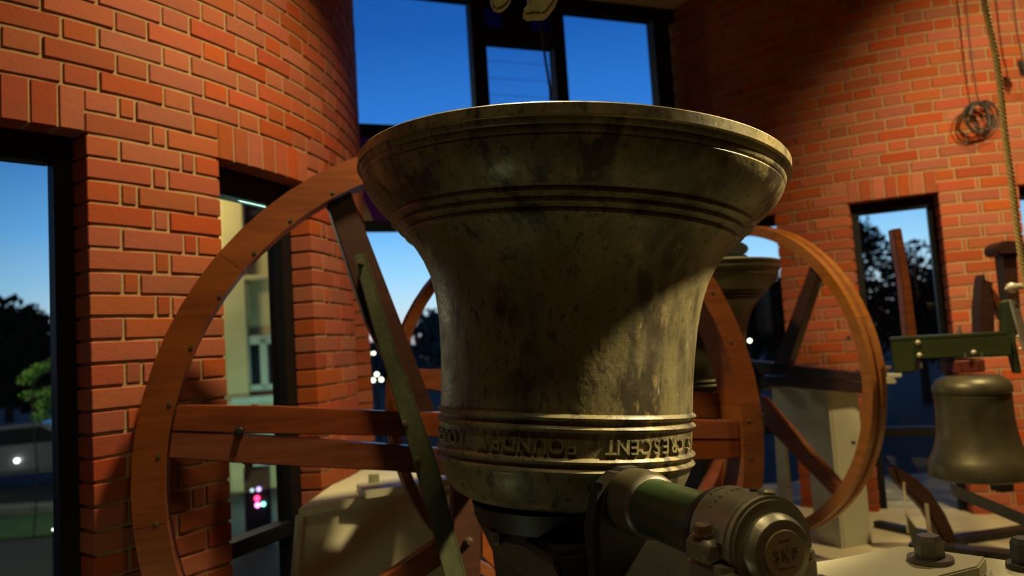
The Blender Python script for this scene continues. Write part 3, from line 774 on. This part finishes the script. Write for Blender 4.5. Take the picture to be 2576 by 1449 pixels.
B2 = Vector((.775, 3.42, -.325))
bell2 = empty('bell', B2, .5, label='second bronze bell turned mouth upward, dark behind the right rim of the big wheel', cat='bell')
k2 = .425 / .5395
bm = new(); lathe(bm, bell_profile(k2, k2 * 1.02), 96); obj('bell_body', bm, 'bronze_small', bell2, smooth=.7)
bm = new(); lathe(bm, [(.425, .610), (.4275, .612), (.4275, .622), (.425, .625)], 96, close=True); obj('lip_bead', bm, 'bronze_small', bell2, smooth=1.2)
hs2 = empty('headstock', B2, -A2, label='dark headstock carrying the second bell between the wheels', cat='headstock')
bm = new(); cyl(bm, (0, 0, -.05), (0, 0, -.015), .17, .17, 40); obj('crown_plate', bm, 'black_iron', hs2, smooth=.6)
bm = new(); box(bm, (0, 0, -.10), (.16, .70, .10), bev=.01); obj('drop_beam', bm, 'black_iron', hs2)
bm = new(); box(bm, (0, 0, -.30), (.20, .10, .30), bev=.01); obj('stay_socket', bm, 'black_iron', hs2)
# block on top of the second bell's lip
p = at(1848, 622, 3.28)
bm = new(); 
prism(bm, [at(x, y, 3.25) + up for x, y in ((1815, 618), (1862, 606), (1884, 618), (1884, 632), (1868, 642), (1828, 642))], (0, .10, 0)); bevel_all(bm, .006)
prism(bm, [at(x, y, 3.25) + up for x, y in ((1800, 640), (1875, 640), (1890, 651), (1790, 651))], (0, .10, 0))
obj('clapper_muffle', bm, 'black_iron', label='dark buckled block resting on the lip of the second bell', cat='muffle')

# ---- cream post through the second wheel
cp = at(2086, 1000, 3.80)
post = empty('frame_post', (cp.x, cp.y, PLAT), YAW, label='cream steel frame post with an arched opening, seen through the far wheel', cat='post')
hp = -.315 - PLAT
bm = new(); box(bm, (.090, .010, hp / 2), (.180, .02, hp), bev=.003); obj('front_plate', bm, 'cream', post)
bm = new()
ay = lambda px: (px - 2090) / -372.0
outer = [(0, 0), (0, hp), (.42, hp), (.46, 0)]
hole = [(.36, 0)] + [(.36 - .0, .30)] + [(.27 + .09 * cos(t), .42 + .07 * sin(t)) for t in [pi * k / 10 for k in range(11)]] + [(.18, .30), (.18, .0)]
poly = [(0, 0), (0, hp), (.42, hp), (.46, 0), (.36, 0)] + [(.27 + .09 * cos(pi * k / 10), .46 + .07 * sin(pi * k / 10)) for k in range(11)] + [(.18, 0)]
prism(bm, [Vector((-.010, y, z)) for y, z in poly], (.02, 0, 0)); obj('side_plate', bm, 'cream', post)
bm = new(); box(bm, (.085, .21, hp + .012), (.24, .52, .024), bev=.003); obj('cap_plate', bm, 'cream', post)
bm = new(); box(bm, (.07, .60, hp + .00), (.10, .30, .05), bev=.003); obj('cap_bracket', bm, 'green_paint', post)
bm = new(); box(bm, (.30, .02, hp + .04), (.30, .10, .02), bev=.003); obj('cap_bracket', bm, 'cream', post)
# dark overhead beam lying on the post
bm = new()
p0 = at(1925, 975, 4.15); p1 = at(2170, 985, 3.95)
bar(bm, p0 + up + Vector((-.5, .25, .02)), p0 + up + Vector((.02, 0, .02)), .05, .05, (0, 0, 1)); obj('tie_bar', bm, 'black_iron', label='dark iron tie bar behind the far wheel under the slit window', cat='bar')

# ================================================================== SMALL BELL WITH GREEN HEADSTOCK (right)
DS = 3.15
def qs(px, py, Y=DS): p = at(px, py, Y); return Vector((p.x, p.y, p.z + CZ))
sb0 = at(2440, 945, DS)
sb = empty('bell', sb0, .2, label='small bronze bell hanging mouth downward under a green headstock at right', cat='bell')
kS = 115 / 1900 * DS
prof = [(0, .02), (.38, .02), (.55, .0), (.70, -.10), (.755, -.20), (.765, -.30), (.76, -.34), (.735, -.36), (.735, -.42), (.742, -.425), (.742, -.445), (.735, -.45), (.74, -.9), (.76, -1.15), (.80, -1.4), (.86, -1.60), (.93, -1.74), (.95, -1.78), (.985, -1.90), (1.0, -2.05), (1.0, -2.12), (.96, -2.15), (.85, -2.1), (.7, -1.4), (.62, -.6), (.5, -.25), (0, -.2)]
bm = new(); lathe(bm, [(r * kS, h * kS) for r, h in prof], 96); obj('bell_body', bm, 'bronze_small', sb, smooth=.7)
bm = new()
c0 = at(2500, 1200, DS) - sb0
prism(bm, [Vector((x, -.03, z)) for x, z in ((-.02 * 1, -1.7 * kS), (.09, -1.7 * kS), (.135, -2.16 * kS), (.125, -2.27 * kS), (.12, -2.50 * kS), (.065, -2.50 * kS), (.062, -2.27 * kS), (.048, -2.16 * kS))], (0, .06, 0)); obj('clapper', bm, 'black_iron', sb)
gh = empty('headstock', at(2400, 880, DS), 0, label='green steel headstock with pale bolts above the small hanging bell', cat='headstock')
def part(root, name, bm, mat, **k):
    o = obj(name, bm, mat, **k); return rel(o, root)
bm = new(); prism(bm, [qs(x, y) for x, y in ((2238, 856), (2420, 846), (2545, 838), (2548, 896), (2420, 900), (2308, 905), (2308, 936), (2248, 940))], (.075, .13, 0)); bevel_all(bm, .006); part(gh, 'beam_plate', bm, 'green_small')
bm = new(); prism(bm, [qs(x, y) for x, y in ((2236, 850), (2420, 840), (2545, 833), (2545, 839), (2420, 847), (2238, 857))], (.085, .15, 0)); part(gh, 'top_flange', bm, 'green_small')
for x, y in ((2308, 862), (2312, 894), (2448, 887)):
    bm = new(); sph(bm, qs(x, y) + Vector((0, -.004, 0)), .011, 2, (1, .7, 1)); part(gh, 'bolt', bm, 'pale_metal', smooth=1.5)
for x, y in ((2424, 894), (2466, 893), (2314, 920)):
    bm = new(); cyl(bm, qs(x, y + 6) + Vector((0, -.012, 0)), qs(x, y - 8) + Vector((0, -.012, 0)), .006, .004, 10); part(gh, 'stud', bm, 'steel_dull')
bm = new(); cyl(bm, qs(2431, 842) + Vector((0, .05, 0)), qs(2431, 818) + Vector((0, .05, 0)), .011, .004, 12); part(gh, 'grease_nipple', bm, 'steel_dull')
bm = new(); box(bm, qs(2442, 921) + Vector((0, .06, 0)), (.125, .12, .055), bev=.006); part(gh, 'crown_block', bm, 'leather_red')
# wooden stay rising behind it
bm = new(); prism(bm, [qs(x, y, DS + .145) for x, y in ((2246, 576), (2268, 573), (2290, 700), (2310, 860), (2284, 860), (2268, 700))], (0, .05, 0)); bevel_all(bm, .004)
obj('wooden_stay', bm, 'wood', label='tall plain orange-brown wooden stay leaning in front of the slit window', cat='stay')
# dark pointed upright with a brace
up2 = empty('lever_post', at(2485, 840, DS + .1), 0, label='dark pointed wooden upright with slanted brace standing on the green headstock', cat='post')
bm = new(); prism(bm, [qs(x, y, DS + .10) for x, y in ((2466, 838), (2465, 770), (2472, 700), (2476, 690), (2481, 706), (2498, 710), (2496, 724), (2502, 780), (2501, 836))], (0, .06, 0)); part(up2, 'upright', bm, 'wood_dark')
bm = new(); prism(bm, [qs(x, y, DS + .10) for x, y in ((2490, 722), (2500, 728), (2530, 772), (2530, 805), (2520, 790), (2496, 745))], (0, .05, 0)); part(up2, 'brace', bm, 'wood')
bm = new(); cyl(bm, qs(2478, 705, DS + .10), qs(2474, 686, DS + .10), .004, .002, 8); part(up2, 'hook', bm, 'steel')
# thick dark post with a rounded head, pulley bracket and pale bar
hp_ = empty('ringing_post', at(2545, 740, DS + .2), 0, label='dark wooden post with mushroom head at the right edge behind the rope', cat='post')
bm = new(); prism(bm, [qs(x, y, DS + .2) for x, y in ((2505, 628), (2512, 613), (2530, 605), (2555, 606), (2600, 612), (2600, 640), (2555, 640), (2520, 642), (2508, 638))], (0, .10, 0)); bevel_all(bm, .008); part(hp_, 'head', bm, 'wood_dark')
bm = new(); prism(bm, [qs(x, y, DS + .22) for x, y in ((2522, 638), (2557, 638), (2572, 850), (2545, 850), (2534, 740))], (0, .06, 0)); part(hp_, 'shank', bm, 'wood_dark')
bm = new(); prism(bm, [qs(x, y, DS) for x, y in ((2531, 760), (2545, 752), (2556, 860), (2570, 936), (2566, 940), (2548, 870), (2533, 850))], (0, .05, 0)); part(gh, 'side_bracket', bm, 'green_small')
pb = empty('pulley_bracket', at(2545, 724, DS - .1), 0, label='pale metal pulley fitting clamped beside the rope, with a slanted bar below', cat='bracket')
bm = new(); sph(bm, qs(2545, 724, DS - .1), .019, 3, (1.2, 1, 1.15)); cyl(bm, qs(2528, 727, DS - .1), qs(2545, 724, DS - .1), .004, .014, 14); cyl(bm, qs(2550, 721, DS - .1), qs(2600, 722, DS - .1), .014, .012, 16); part(pb, 'fitting', bm, 'pale_metal', smooth=.8)
bm = new(); prism(bm, [qs(x, y, DS - .08) for x, y in ((2542, 754), (2560, 752), (2585, 850), (2585, 900), (2574, 872))], (0, .012, 0)); part(pb, 'bar', bm, 'pale_metal')
bm = new(); cyl(bm, qs(2556, 768, DS - .082), qs(2556, 768, DS - .075), .007, seg=12); part(pb, 'hole', bm, 'black_iron')
for x, y in ((2561, 847), (2566, 878)):
    bm = new(); sph(bm, qs(x, y, DS - .01), .008, 2); part(gh, 'bolt', bm, 'pale_metal', smooth=1.5)
# cream bracket and brass coupling beside the far wheel
cb = empty('cream_bracket', at(2235, 960, 3.80), 0, label='small cream bracket with brass coupling at the right side of the far wheel', cat='bracket')
bm = new(); prism(bm, [qs(x, y, 3.80) for x, y in ((2110, 950), (2246, 949), (2256, 957), (2254, 966), (2110, 969))], (0, .10, 0)); bevel_all(bm, .004); part(cb, 'plate', bm, 'cream')
bm = new(); cyl(bm, qs(2222, 952, 3.86), qs(2222, 918, 3.86), .020, .012, 16); cyl(bm, qs(2222, 925, 3.86), qs(2240, 925, 3.86), .010, .010, 12); part(cb, 'coupling', bm, 'bronze_polished', smooth=.7)

# ---- things on the floor at lower right
lv = empty('lever', at(2330, 1270, 3.66), 0, label='dark wooden lever arm leaning above the floor below the small bell', cat='lever')
bm = new(); prism(bm, [qs(x, y, 3.66) for x, y in ((2248, 1172), (2270, 1182), (2310, 1206), (2345, 1242), (2378, 1290), (2404, 1345), (2400, 1372), (2372, 1362), (2335, 1290), (2310, 1262), (2262, 1216))], (0, .08, 0)); bevel_all(bm, .008); part(lv, 'arm', bm, 'wood_dark')
bm = new(); cyl(bm, qs(2273, 1218, 3.64), qs(2285, 1340, 3.64), .006, seg=10); part(lv, 'rod', bm, 'pale_metal')
bm = new(); cyl(bm, qs(2330, 1268, 3.64), qs(2342, 1385, 3.64), .009, seg=10); part(lv, 'rod', bm, 'pale_metal')
bm = new(); prism(bm, [qs(x, y, 3.63) for x, y in ((2281, 1295), (2298, 1318), (2318, 1345), (2330, 1385), (2306, 1385), (2288, 1330))], (0, .02, 0)); part(lv, 'web', bm, 'green_iron')
bm = new(); sph(bm, qs(2274, 1217, 3.65), .010, 2); part(lv, 'pin', bm, 'bronze_polished')
bm = new(); p0 = atz(2395, 1235, -.72); bar(bm, qs(2395, 1232, 3.0), qs(2640, 1335, 2.8), .05, .05, (0, .3, 1)); obj('frame_rail', bm, 'black_iron', label='dark slanting frame rail at the lower right corner', cat='bar')
for k_, (p0, p1, w_, lb) in enumerate((((2205, 1312), (2330, 1338), .05, 'short dark strip on the cream floor beside the post'), ((2400, 1352), (2590, 1325), .07, 'dark strip on the cream floor below the small bell'), ((2290, 1365), (2640, 1400), .09, 'longest dark strip across the cream floor nearest the big bolt'))):
    a_, b2_ = atz(p0[0], p0[1], PLAT + .03), atz(p1[0], p1[1], PLAT + .03)  # slim dark strips laid across the platform
    bm = new(); bar(bm, a_ + up - Vector((0, 0, .012)), b2_ + up - Vector((0, 0, .012)), w_, .034, (0, 0, 1)); obj('floor_strip', bm, 'black_iron', label=lb, cat='bar', group='dark strips on the chamber floor')

# ================================================================== ROPE AND CABLES
def strand(path, r, n_tw, off, k=3):
    for s in range(k):
        bm = new(); pts = []
        tot = 0
        for i in range(len(path)):
            if i: tot += (path[i] - path[i - 1]).length
            a = tot * n_tw + 2 * pi * s / k
            pts.append(path[i] + Vector((cos(a), sin(a), 0)) * off)
        tube(bm, pts, r, 8)
        yield bm
ctrl = [(2440, -260), (2476, 0), (2508, 160), (2527, 330), (2546, 470), (2561, 590), (2579, 700), (2600, 800)]
def smooth_path(ctrl, Y, n=24):
    P = [at(x, y, Y) + up for x, y in ctrl]; out = []
    for i in range(len(P) - 1):
        p0 = P[max(i - 1, 0)]; p1 = P[i]; p2 = P[i + 1]; p3 = P[min(i + 2, len(P) - 1)]
        for k in range(n):
            t = k / n
            out.append(.5 * ((2 * p1) + (p2 - p0) * t + (2 * p0 - 5 * p1 + 4 * p2 - p3) * t * t + (3 * p1 - p0 - 3 * p2 + p3) * t ** 3))
    return out + [P[-1]]
rp = smooth_path(ctrl, 2.7, 70)
rope = empty('bell_rope', rp[0] - up, 0, label='thick twisted yellow rope hanging in front of the right brick wall', cat='rope')
for bmx in strand(rp, .0056, 135, .0064): part(rope, 'strand', bmx, 'rope', smooth=1.2)
wallY = 4.17
cp_ = smooth_path([(2405, -200), (2428, 0), (2441, 120), (2450, 190), (2461, 255)], wallY, 10)
hc = empty('hanging_cable', cp_[0] - up, 0, label='thin dark cable hanging down the right brick wall to a round coil', cat='cable')
bm = new(); tube(bm, cp_, .0042, 8); part(hc, 'lead', bm, 'cable', smooth=1)
rng = random.Random(5)
for i in range(8):
    r0 = rng.uniform(.055, .095); cc = at(2461 + rng.uniform(-8, 8), 258, wallY) + up; ph = rng.uniform(0, 6); pts = []
    sx = rng.uniform(.72, 1.05); tl = rng.uniform(-.25, .25)
    for k in range(41):
        a = 2 * pi * k / 40
        x = r0 * sx * sin(a); z = -r0 + r0 * cos(a)
        pts.append(cc + Vector((x * cos(tl) - z * sin(tl), .012 * sin(a * 2 + ph) - .02 + i * .004, x * sin(tl) + z * cos(tl))))
    bm = new(); tube(bm, pts, .0036, 6); part(hc, 'coil_turn', bm, 'cable', smooth=1)
bm = new(); tube(bm, [at(x, y, wallY - .03) + up for x, y in ((2438, 290), (2446, 268), (2461, 256), (2478, 268), (2488, 300), (2486, 318))], .012, 8); part(hc, 'coil_tie', bm, 'cable', smooth=1)
c2p = smooth_path([(2530, -150), (2548, 0), (2560, 90), (2570, 130), (2572, 152)], wallY - .1, 10)
hc2 = empty('hanging_cable', c2p[0] - up, 0, label='second dark cable at the top right corner ending in a small folded bundle', cat='cable')
bm = new(); tube(bm, c2p, .0042, 8); part(hc2, 'lead', bm, 'cable', smooth=1)
bm = new()
for dx, dy in ((0, 0), (5, 2), (10, 5)):
    tube(bm, [at(x + dx, y + dy, wallY - .1) + up for x, y in ((2562, 152), (2564, 165), (2568, 188), (2572, 165), (2566, 150))], .007, 6)
part(hc2, 'bundle', bm, 'cable', smooth=1)
# hanging fitting at the very top in front of the window
hf = empty('hanging_fitting', at(1320, -10, 1.9), 0, label='olive metal clamp fitting hanging at the top edge before the tall window', cat='fitting')
def petal(pts, Y, t=.03):
    bm = new(); prism(bm, [at(x, y, Y) + up for x, y in pts], (0, t, 0)); bevel_all(bm, .006); return bm
part(hf, 'clamp_jaw', petal(((1222, -60), (1300, -60), (1282, 4), (1262, 20), (1246, 24), (1236, 14)), 1.9), 'olive_metal', smooth=.6)
part(hf, 'clamp_jaw', petal(((1318, -60), (1420, -60), (1398, 0), (1376, 28), (1362, 36), (1348, 30), (1330, 36), (1318, 34), (1314, 24), (1330, 6)), 1.86, .05), 'olive_metal', smooth=.6)
bm = new(); cyl(bm, at(1260, -70, 1.93) + up, at(1380, -70, 1.93) + up, .03, seg=16); part(hf, 'crossbar', bm, 'olive_metal', smooth=.6)
bm = new(); tube(bm, [at(x, y, 4.3) + up for x, y in ((1350, -60), (1360, 60), (1372, 150), (1384, 225), (1388, 330))], .008, 8); obj('window_cord', bm, 'cable', smooth=1, label='thin dark cord hanging against the louvred middle pane', cat='cord')

# ================================================================== OUTSIDE
GR = -2.4
bm = new(); box(bm, (0, 60, CZ + GR - .1), (260, 125, .2)); obj('ground', bm, 'asphalt', kind='structure', label='dark ground and paths outside')
def strip(name, pts, z, th, mat, **k):
    bm = new(); prism(bm, [Vector((p.x, p.y, z + CZ)) for p in pts], (0, 0, th)); return obj(name, bm, mat, **k)
G = lambda x, y: atz(x, y, GR)
strip('lawn', [G(-500, 1392), G(-60, 1365), G(190, 1345), G(420, 1322), G(420, 1285), G(190, 1290), G(-60, 1305), G(-500, 1325)], GR, .03, 'grass', kind='structure', label='strip of green lawn between path and road')
strip('kerb', [G(-500, 1322), G(-60, 1302), G(190, 1287), G(420, 1282), G(420, 1272), G(190, 1276), G(-60, 1288), G(-500, 1306)], GR, .12, 'kerb', kind='structure', label='pale kerb along the road')
def leafy(bm, c, rx, rz, n, size, rng):
    for _ in range(n):
        u_ = rng.uniform(-1, 1); t = rng.uniform(0, 2 * pi); rr_ = rng.random() ** .4
        p = Vector((c[0] + rx * rr_ * sqrt(1 - u_ * u_) * cos(t), c[1] + rx * rr_ * sqrt(1 - u_ * u_) * sin(t), c[2] + rz * rr_ * u_))
        a = Vector((rng.gauss(0, 1), rng.gauss(0, 1), rng.gauss(0, 1))).normalized(); b = a.orthogonal().normalized(); s = size * rng.uniform(.6, 1.4)
        q = [bm.verts.new(p + a * s), bm.verts.new(p + b * s * .5), bm.verts.new(p - a * s), bm.verts.new(p - b * s * .5)]
        bm.faces.new(q)
def tree(x, y, top, rad_, seed, label, dens=1.0, mat='foliage', group='trees outside the windows'):
    rng = random.Random(seed); H = top - GR
    if y > 30: mat = 'foliage_hazed'
    root = empty('tree', (x, y, GR), 0, label=label, cat='tree', group=group)
    bm = new(); cyl(bm, (0, 0, 0), (0, 0, H * .55), rad_ * .07 + .05, rad_ * .04 + .02, 10)
    for k in range(5):
        a = rng.uniform(0, 6.3); cyl(bm, (0, 0, H * .4), (cos(a) * rad_ * .6, sin(a) * rad_ * .6, H * .7), rad_ * .03 + .02, .02, 6)
    obj('trunk', bm, 'bark', root)
    bm = new()
    for k in range(11):
        a = rng.uniform(0, 6.3); f = rng.random(); h = H * (.36 + .56 * f); r_ = rad_ * (.9 - .55 * f) * rng.uniform(.5, 1)
        leafy(bm, (cos(a) * r_ * .8, sin(a) * r_ * .8, h), rad_ * .48, H * .11, int(260 * dens), rad_ * .085, rng)
    leafy(bm, (0, 0, H * .62), rad_ * .8, H * .36, int(900 * dens), rad_ * .10, rng)
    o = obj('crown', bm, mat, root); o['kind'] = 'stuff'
    return root
def tree_px(px, py_top, Y, r_, seed, label, **k):
    p = at(px, py_top, Y); tree(p.x, p.y, p.z, r_, seed, label, **k)
tree_px(20, 735, 24, 1.7, 1, 'dark tree crown beyond the left edge window, left of its lit branch')
tree_px(100, 830, 28, 1.3, 2, 'lower dark tree seen through the left edge window beside its frame')
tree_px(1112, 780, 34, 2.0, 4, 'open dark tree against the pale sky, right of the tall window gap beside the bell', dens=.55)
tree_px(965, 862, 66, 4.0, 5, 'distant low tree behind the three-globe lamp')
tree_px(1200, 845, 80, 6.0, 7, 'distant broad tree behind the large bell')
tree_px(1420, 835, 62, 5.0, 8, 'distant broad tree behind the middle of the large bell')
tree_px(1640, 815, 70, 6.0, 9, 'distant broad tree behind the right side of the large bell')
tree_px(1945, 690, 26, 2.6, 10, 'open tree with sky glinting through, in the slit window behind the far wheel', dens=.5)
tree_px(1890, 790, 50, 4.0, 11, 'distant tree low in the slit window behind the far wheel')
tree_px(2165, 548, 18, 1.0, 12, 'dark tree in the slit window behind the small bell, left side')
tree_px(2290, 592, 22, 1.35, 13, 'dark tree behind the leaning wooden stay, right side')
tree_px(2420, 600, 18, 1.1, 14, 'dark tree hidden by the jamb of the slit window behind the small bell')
# lit branch by the left window
bl = at(78, 945, 11.5); rng = random.Random(9)
br_ = empty('shrub', (bl.x, bl.y, GR), 0, label='branch of bright green leaves lit by a street lamp in the left edge window', cat='shrub')
bm = new(); tube(bm, [(0, 0, 0), (.05, .05, .9), (.0, 0, bl.z - GR - .35), (.12, 0, bl.z - GR + .1)], .012, 6); obj('stem', bm, 'bark', br_)
bm = new()
for dx, dz_, n_ in ((-.06, -.06, 160), (.06, .02, 220), (.18, .10, 200), (.28, .16, 120), (.26, -.26, 200), (.16, -.46, 220), (.28, -.40, 200), (.20, -.62, 160), (-.10, -.30, 120)): leafy(bm, (dx, rng.uniform(-.1, .1), bl.z - GR + dz_), .15, .09, n_, .022, rng)
o = obj('leaves', bm, 'foliage_lit', br_); o['kind'] = 'stuff'
# street lamps with globes
def street_lamp(px, py, Y, gl, label, gr=.11):
    p = at(px, py, Y); root = empty('street_lamp', (p.x, p.y, GR), 0, label=label, cat='street lamp')
    h = p.z - GR
    bm = new(); cyl(bm, (0, 0, 0), (0, 0, h - gr), .05, .035, 10); cyl(bm, (0, 0, 0), (0, 0, .3), .11, .08, 10)
    for dx, dz_ in gl: cyl(bm, (0, 0, h - gr), (dx, 0, h + dz_ - gr * .8), .02, .02, 6)
    obj('pole', bm, 'black_iron', root)
    for dx, dz_ in gl:
        bm = new(); sph(bm, (dx, 0, h + dz_), gr, 2); obj('globe', bm, 'lamp_globe', root, smooth=3)
street_lamp(948, 945, 18, ((0, .03), (-.09, -.10), (.10, -.10)), 'street lamp with three glowing globes through the tall window', .045)
street_lamp(934, 889, 40, ((-.10, 0), (.13, 0)), 'distant street lamp with two glowing globes above the three-globe lamp', .07)
street_lamp(1886, 857, 22, ((0, 0),), 'single glowing street lamp in the slit window behind the far wheel', .05)
street_lamp(1940, 1246, 7.0, ((0, 0),), 'dim round glow added for a reflection at the foot of the slit window behind the far wheel', .022)  # glowing globe added for a reflected light blob, no lamp stands there
# parked car
cc = G(45, 1225)
car = empty('car', (cc.x, cc.y, GR), .35, label='dark parked car with one bright headlight at the road in the left edge window', cat='car')
bm = new()
side = [(-2.0, .35), (-2.0, .75), (-1.35, .95), (-.75, 1.38), (.7, 1.42), (1.35, 1.0), (2.0, .85), (2.05, .35)]
prism(bm, [Vector((x, -.8, z)) for x, z in side], (0, 1.6, 0)); bevel_all(bm, .08, .3); obj('body', bm, 'car_paint', car)
for x in (-1.25, 1.25):
    for y in (-.78, .78):
        bm = new(); cyl(bm, (x, y - .1, .33), (x, y + .1, .33), .33, seg=20); obj('wheel', bm, 'paint_black', car)
bm = new(); prism(bm, [Vector((x, -.82, z)) for x, z in ((-1.1, .98), (-.7, 1.32), (.65, 1.34), (1.15, 1.0))], (0, .03, 0)); obj('side_window', bm, 'dark_pane', car)
hl = at(36, 1213, cc.y - 1.0) - Vector((cc.x, cc.y, GR))
bm = new(); sph(bm, (.2, -.9, .66), .05, 2); obj('headlight', bm, 'headlight', car)
# small path light close to the left window
p = at(137, 1332, 6.0)
pl = empty('path_light', (p.x, p.y, GR), 0, label='tiny twin white path light beside the frame of the left edge window', cat='light')
bm = new(); cyl(bm, (0, 0, 0), (0, 0, p.z - GR - .02), .015, seg=8); obj('post', bm, 'black_iron', pl)
for dx in (-.011, .011):
    bm = new(); sph(bm, (dx, 0, p.z - GR), .007, 2); obj('bulb', bm, 'headlight', pl)
# building beyond the second slit window
BY = 14.0
bp = at(620, 900, BY)
bl_ = empty('building', (bp.x, bp.y + .6, GR), .20, label='cream lit house front with pale window frames beyond the second slit window', cat='building')
def bz(py): return at(620, py, BY).z - GR
def bx(px): return (px - 620) / F_PX * BY
bm = new(); box(bm, (-.85, .3, 3.6), (3.5, .4, 7.2)); obj('wall', bm, 'facade', bl_)
bm = new(); box(bm, (bx(572), -.0, 3.4), (.42, .3, 6.8), bev=.03); obj('pilaster', bm, 'facade', bl_)
wz0, wz1 = bz(602), bz(478)
bm = new(); box(bm, (bx(640), .06, (wz0 + wz1) / 2), (.62, .1, wz1 - wz0)); lw = obj('window', bm, 'dark_pane', bl_)
for i in range(2):
    for j in range(3):
        bm = new(); box(bm, (bx(640) + (i - .5) * .26, 0.0, wz0 + (j + .5) * (wz1 - wz0) / 3), (.17, .03, .2), bev=.02); obj('pane', bm, 'led_pane' if 'led_pane' in MAT else 'glass_violet', lw)
bm = new(); box(bm, (bx(645), -.02, bz(692)), (.9, .25, .10), bev=.03); obj('cornice', bm, 'facade', bl_)
bm = new(); box(bm, (bx(592), -.0, (bz(795) + bz(705)) / 2), (.22, .2, bz(705) - bz(795)), bev=.02); obj('wall_lantern_box', bm, 'facade', bl_)
z0, z1 = bz(985), bz(850)
bm = new(); box(bm, (bx(636), .05, (z0 + z1) / 2), (.66, .12, z1 - z0)); wf = obj('window', bm, 'dark_pane', bl_)
for x0, x1, a0, a1 in ((-.36, .36, z0 - .02, z0 + .10), (-.36, .36, z1 - .12, z1 + .05), (-.36, -.24, z0, z1), (-.06, .08, z0, z1), (.30, .40, z0, z1)):
    bm = new(); box(bm, (bx(636) + (x0 + x1) / 2, -.04, (a0 + a1) / 2), (x1 - x0, .1, a1 - a0), bev=.01); obj('window_frame', bm, 'facade_trim', wf)
bm = new(); box(bm, (bx(630), -.1, bz(1010)), (1.1, .4, .14), bev=.02); obj('sill', bm, 'facade_trim', bl_)
bm = new(); box(bm, (bx(630), -.02, bz(1110)), (1.3, .2, bz(1050) - bz(1160)), bev=.02); obj('plinth_panel', bm, 'facade_trim', bl_)
kp = at(645, 1225, 10.5)
ki = empty('signal_box', (kp.x, kp.y, GR), .2, label='dark box with pink, cyan and violet lights low in the second slit window', cat='box')
hk = kp.z - GR
bm = new(); box(bm, (0, .1, hk / 2 + .1), (.34, .16, hk + .35), bev=.02); obj('housing', bm, 'paint_black', ki)
for px, py, m, r_ in ((645, 1272, 'led_pink', .032), (659, 1270, 'led_cyan', .028), (644, 1255, 'led_red', .034), (648, 1232, 'led_violet', .03), (632, 1234, 'led_white', .022)):
    q = at(px, py, 10.45); bm = new(); sph(bm, (q.x - kp.x, -.02, q.z - GR), r_, 2, (1, .4, 1)); obj('lamp', bm, m, ki, smooth=3)
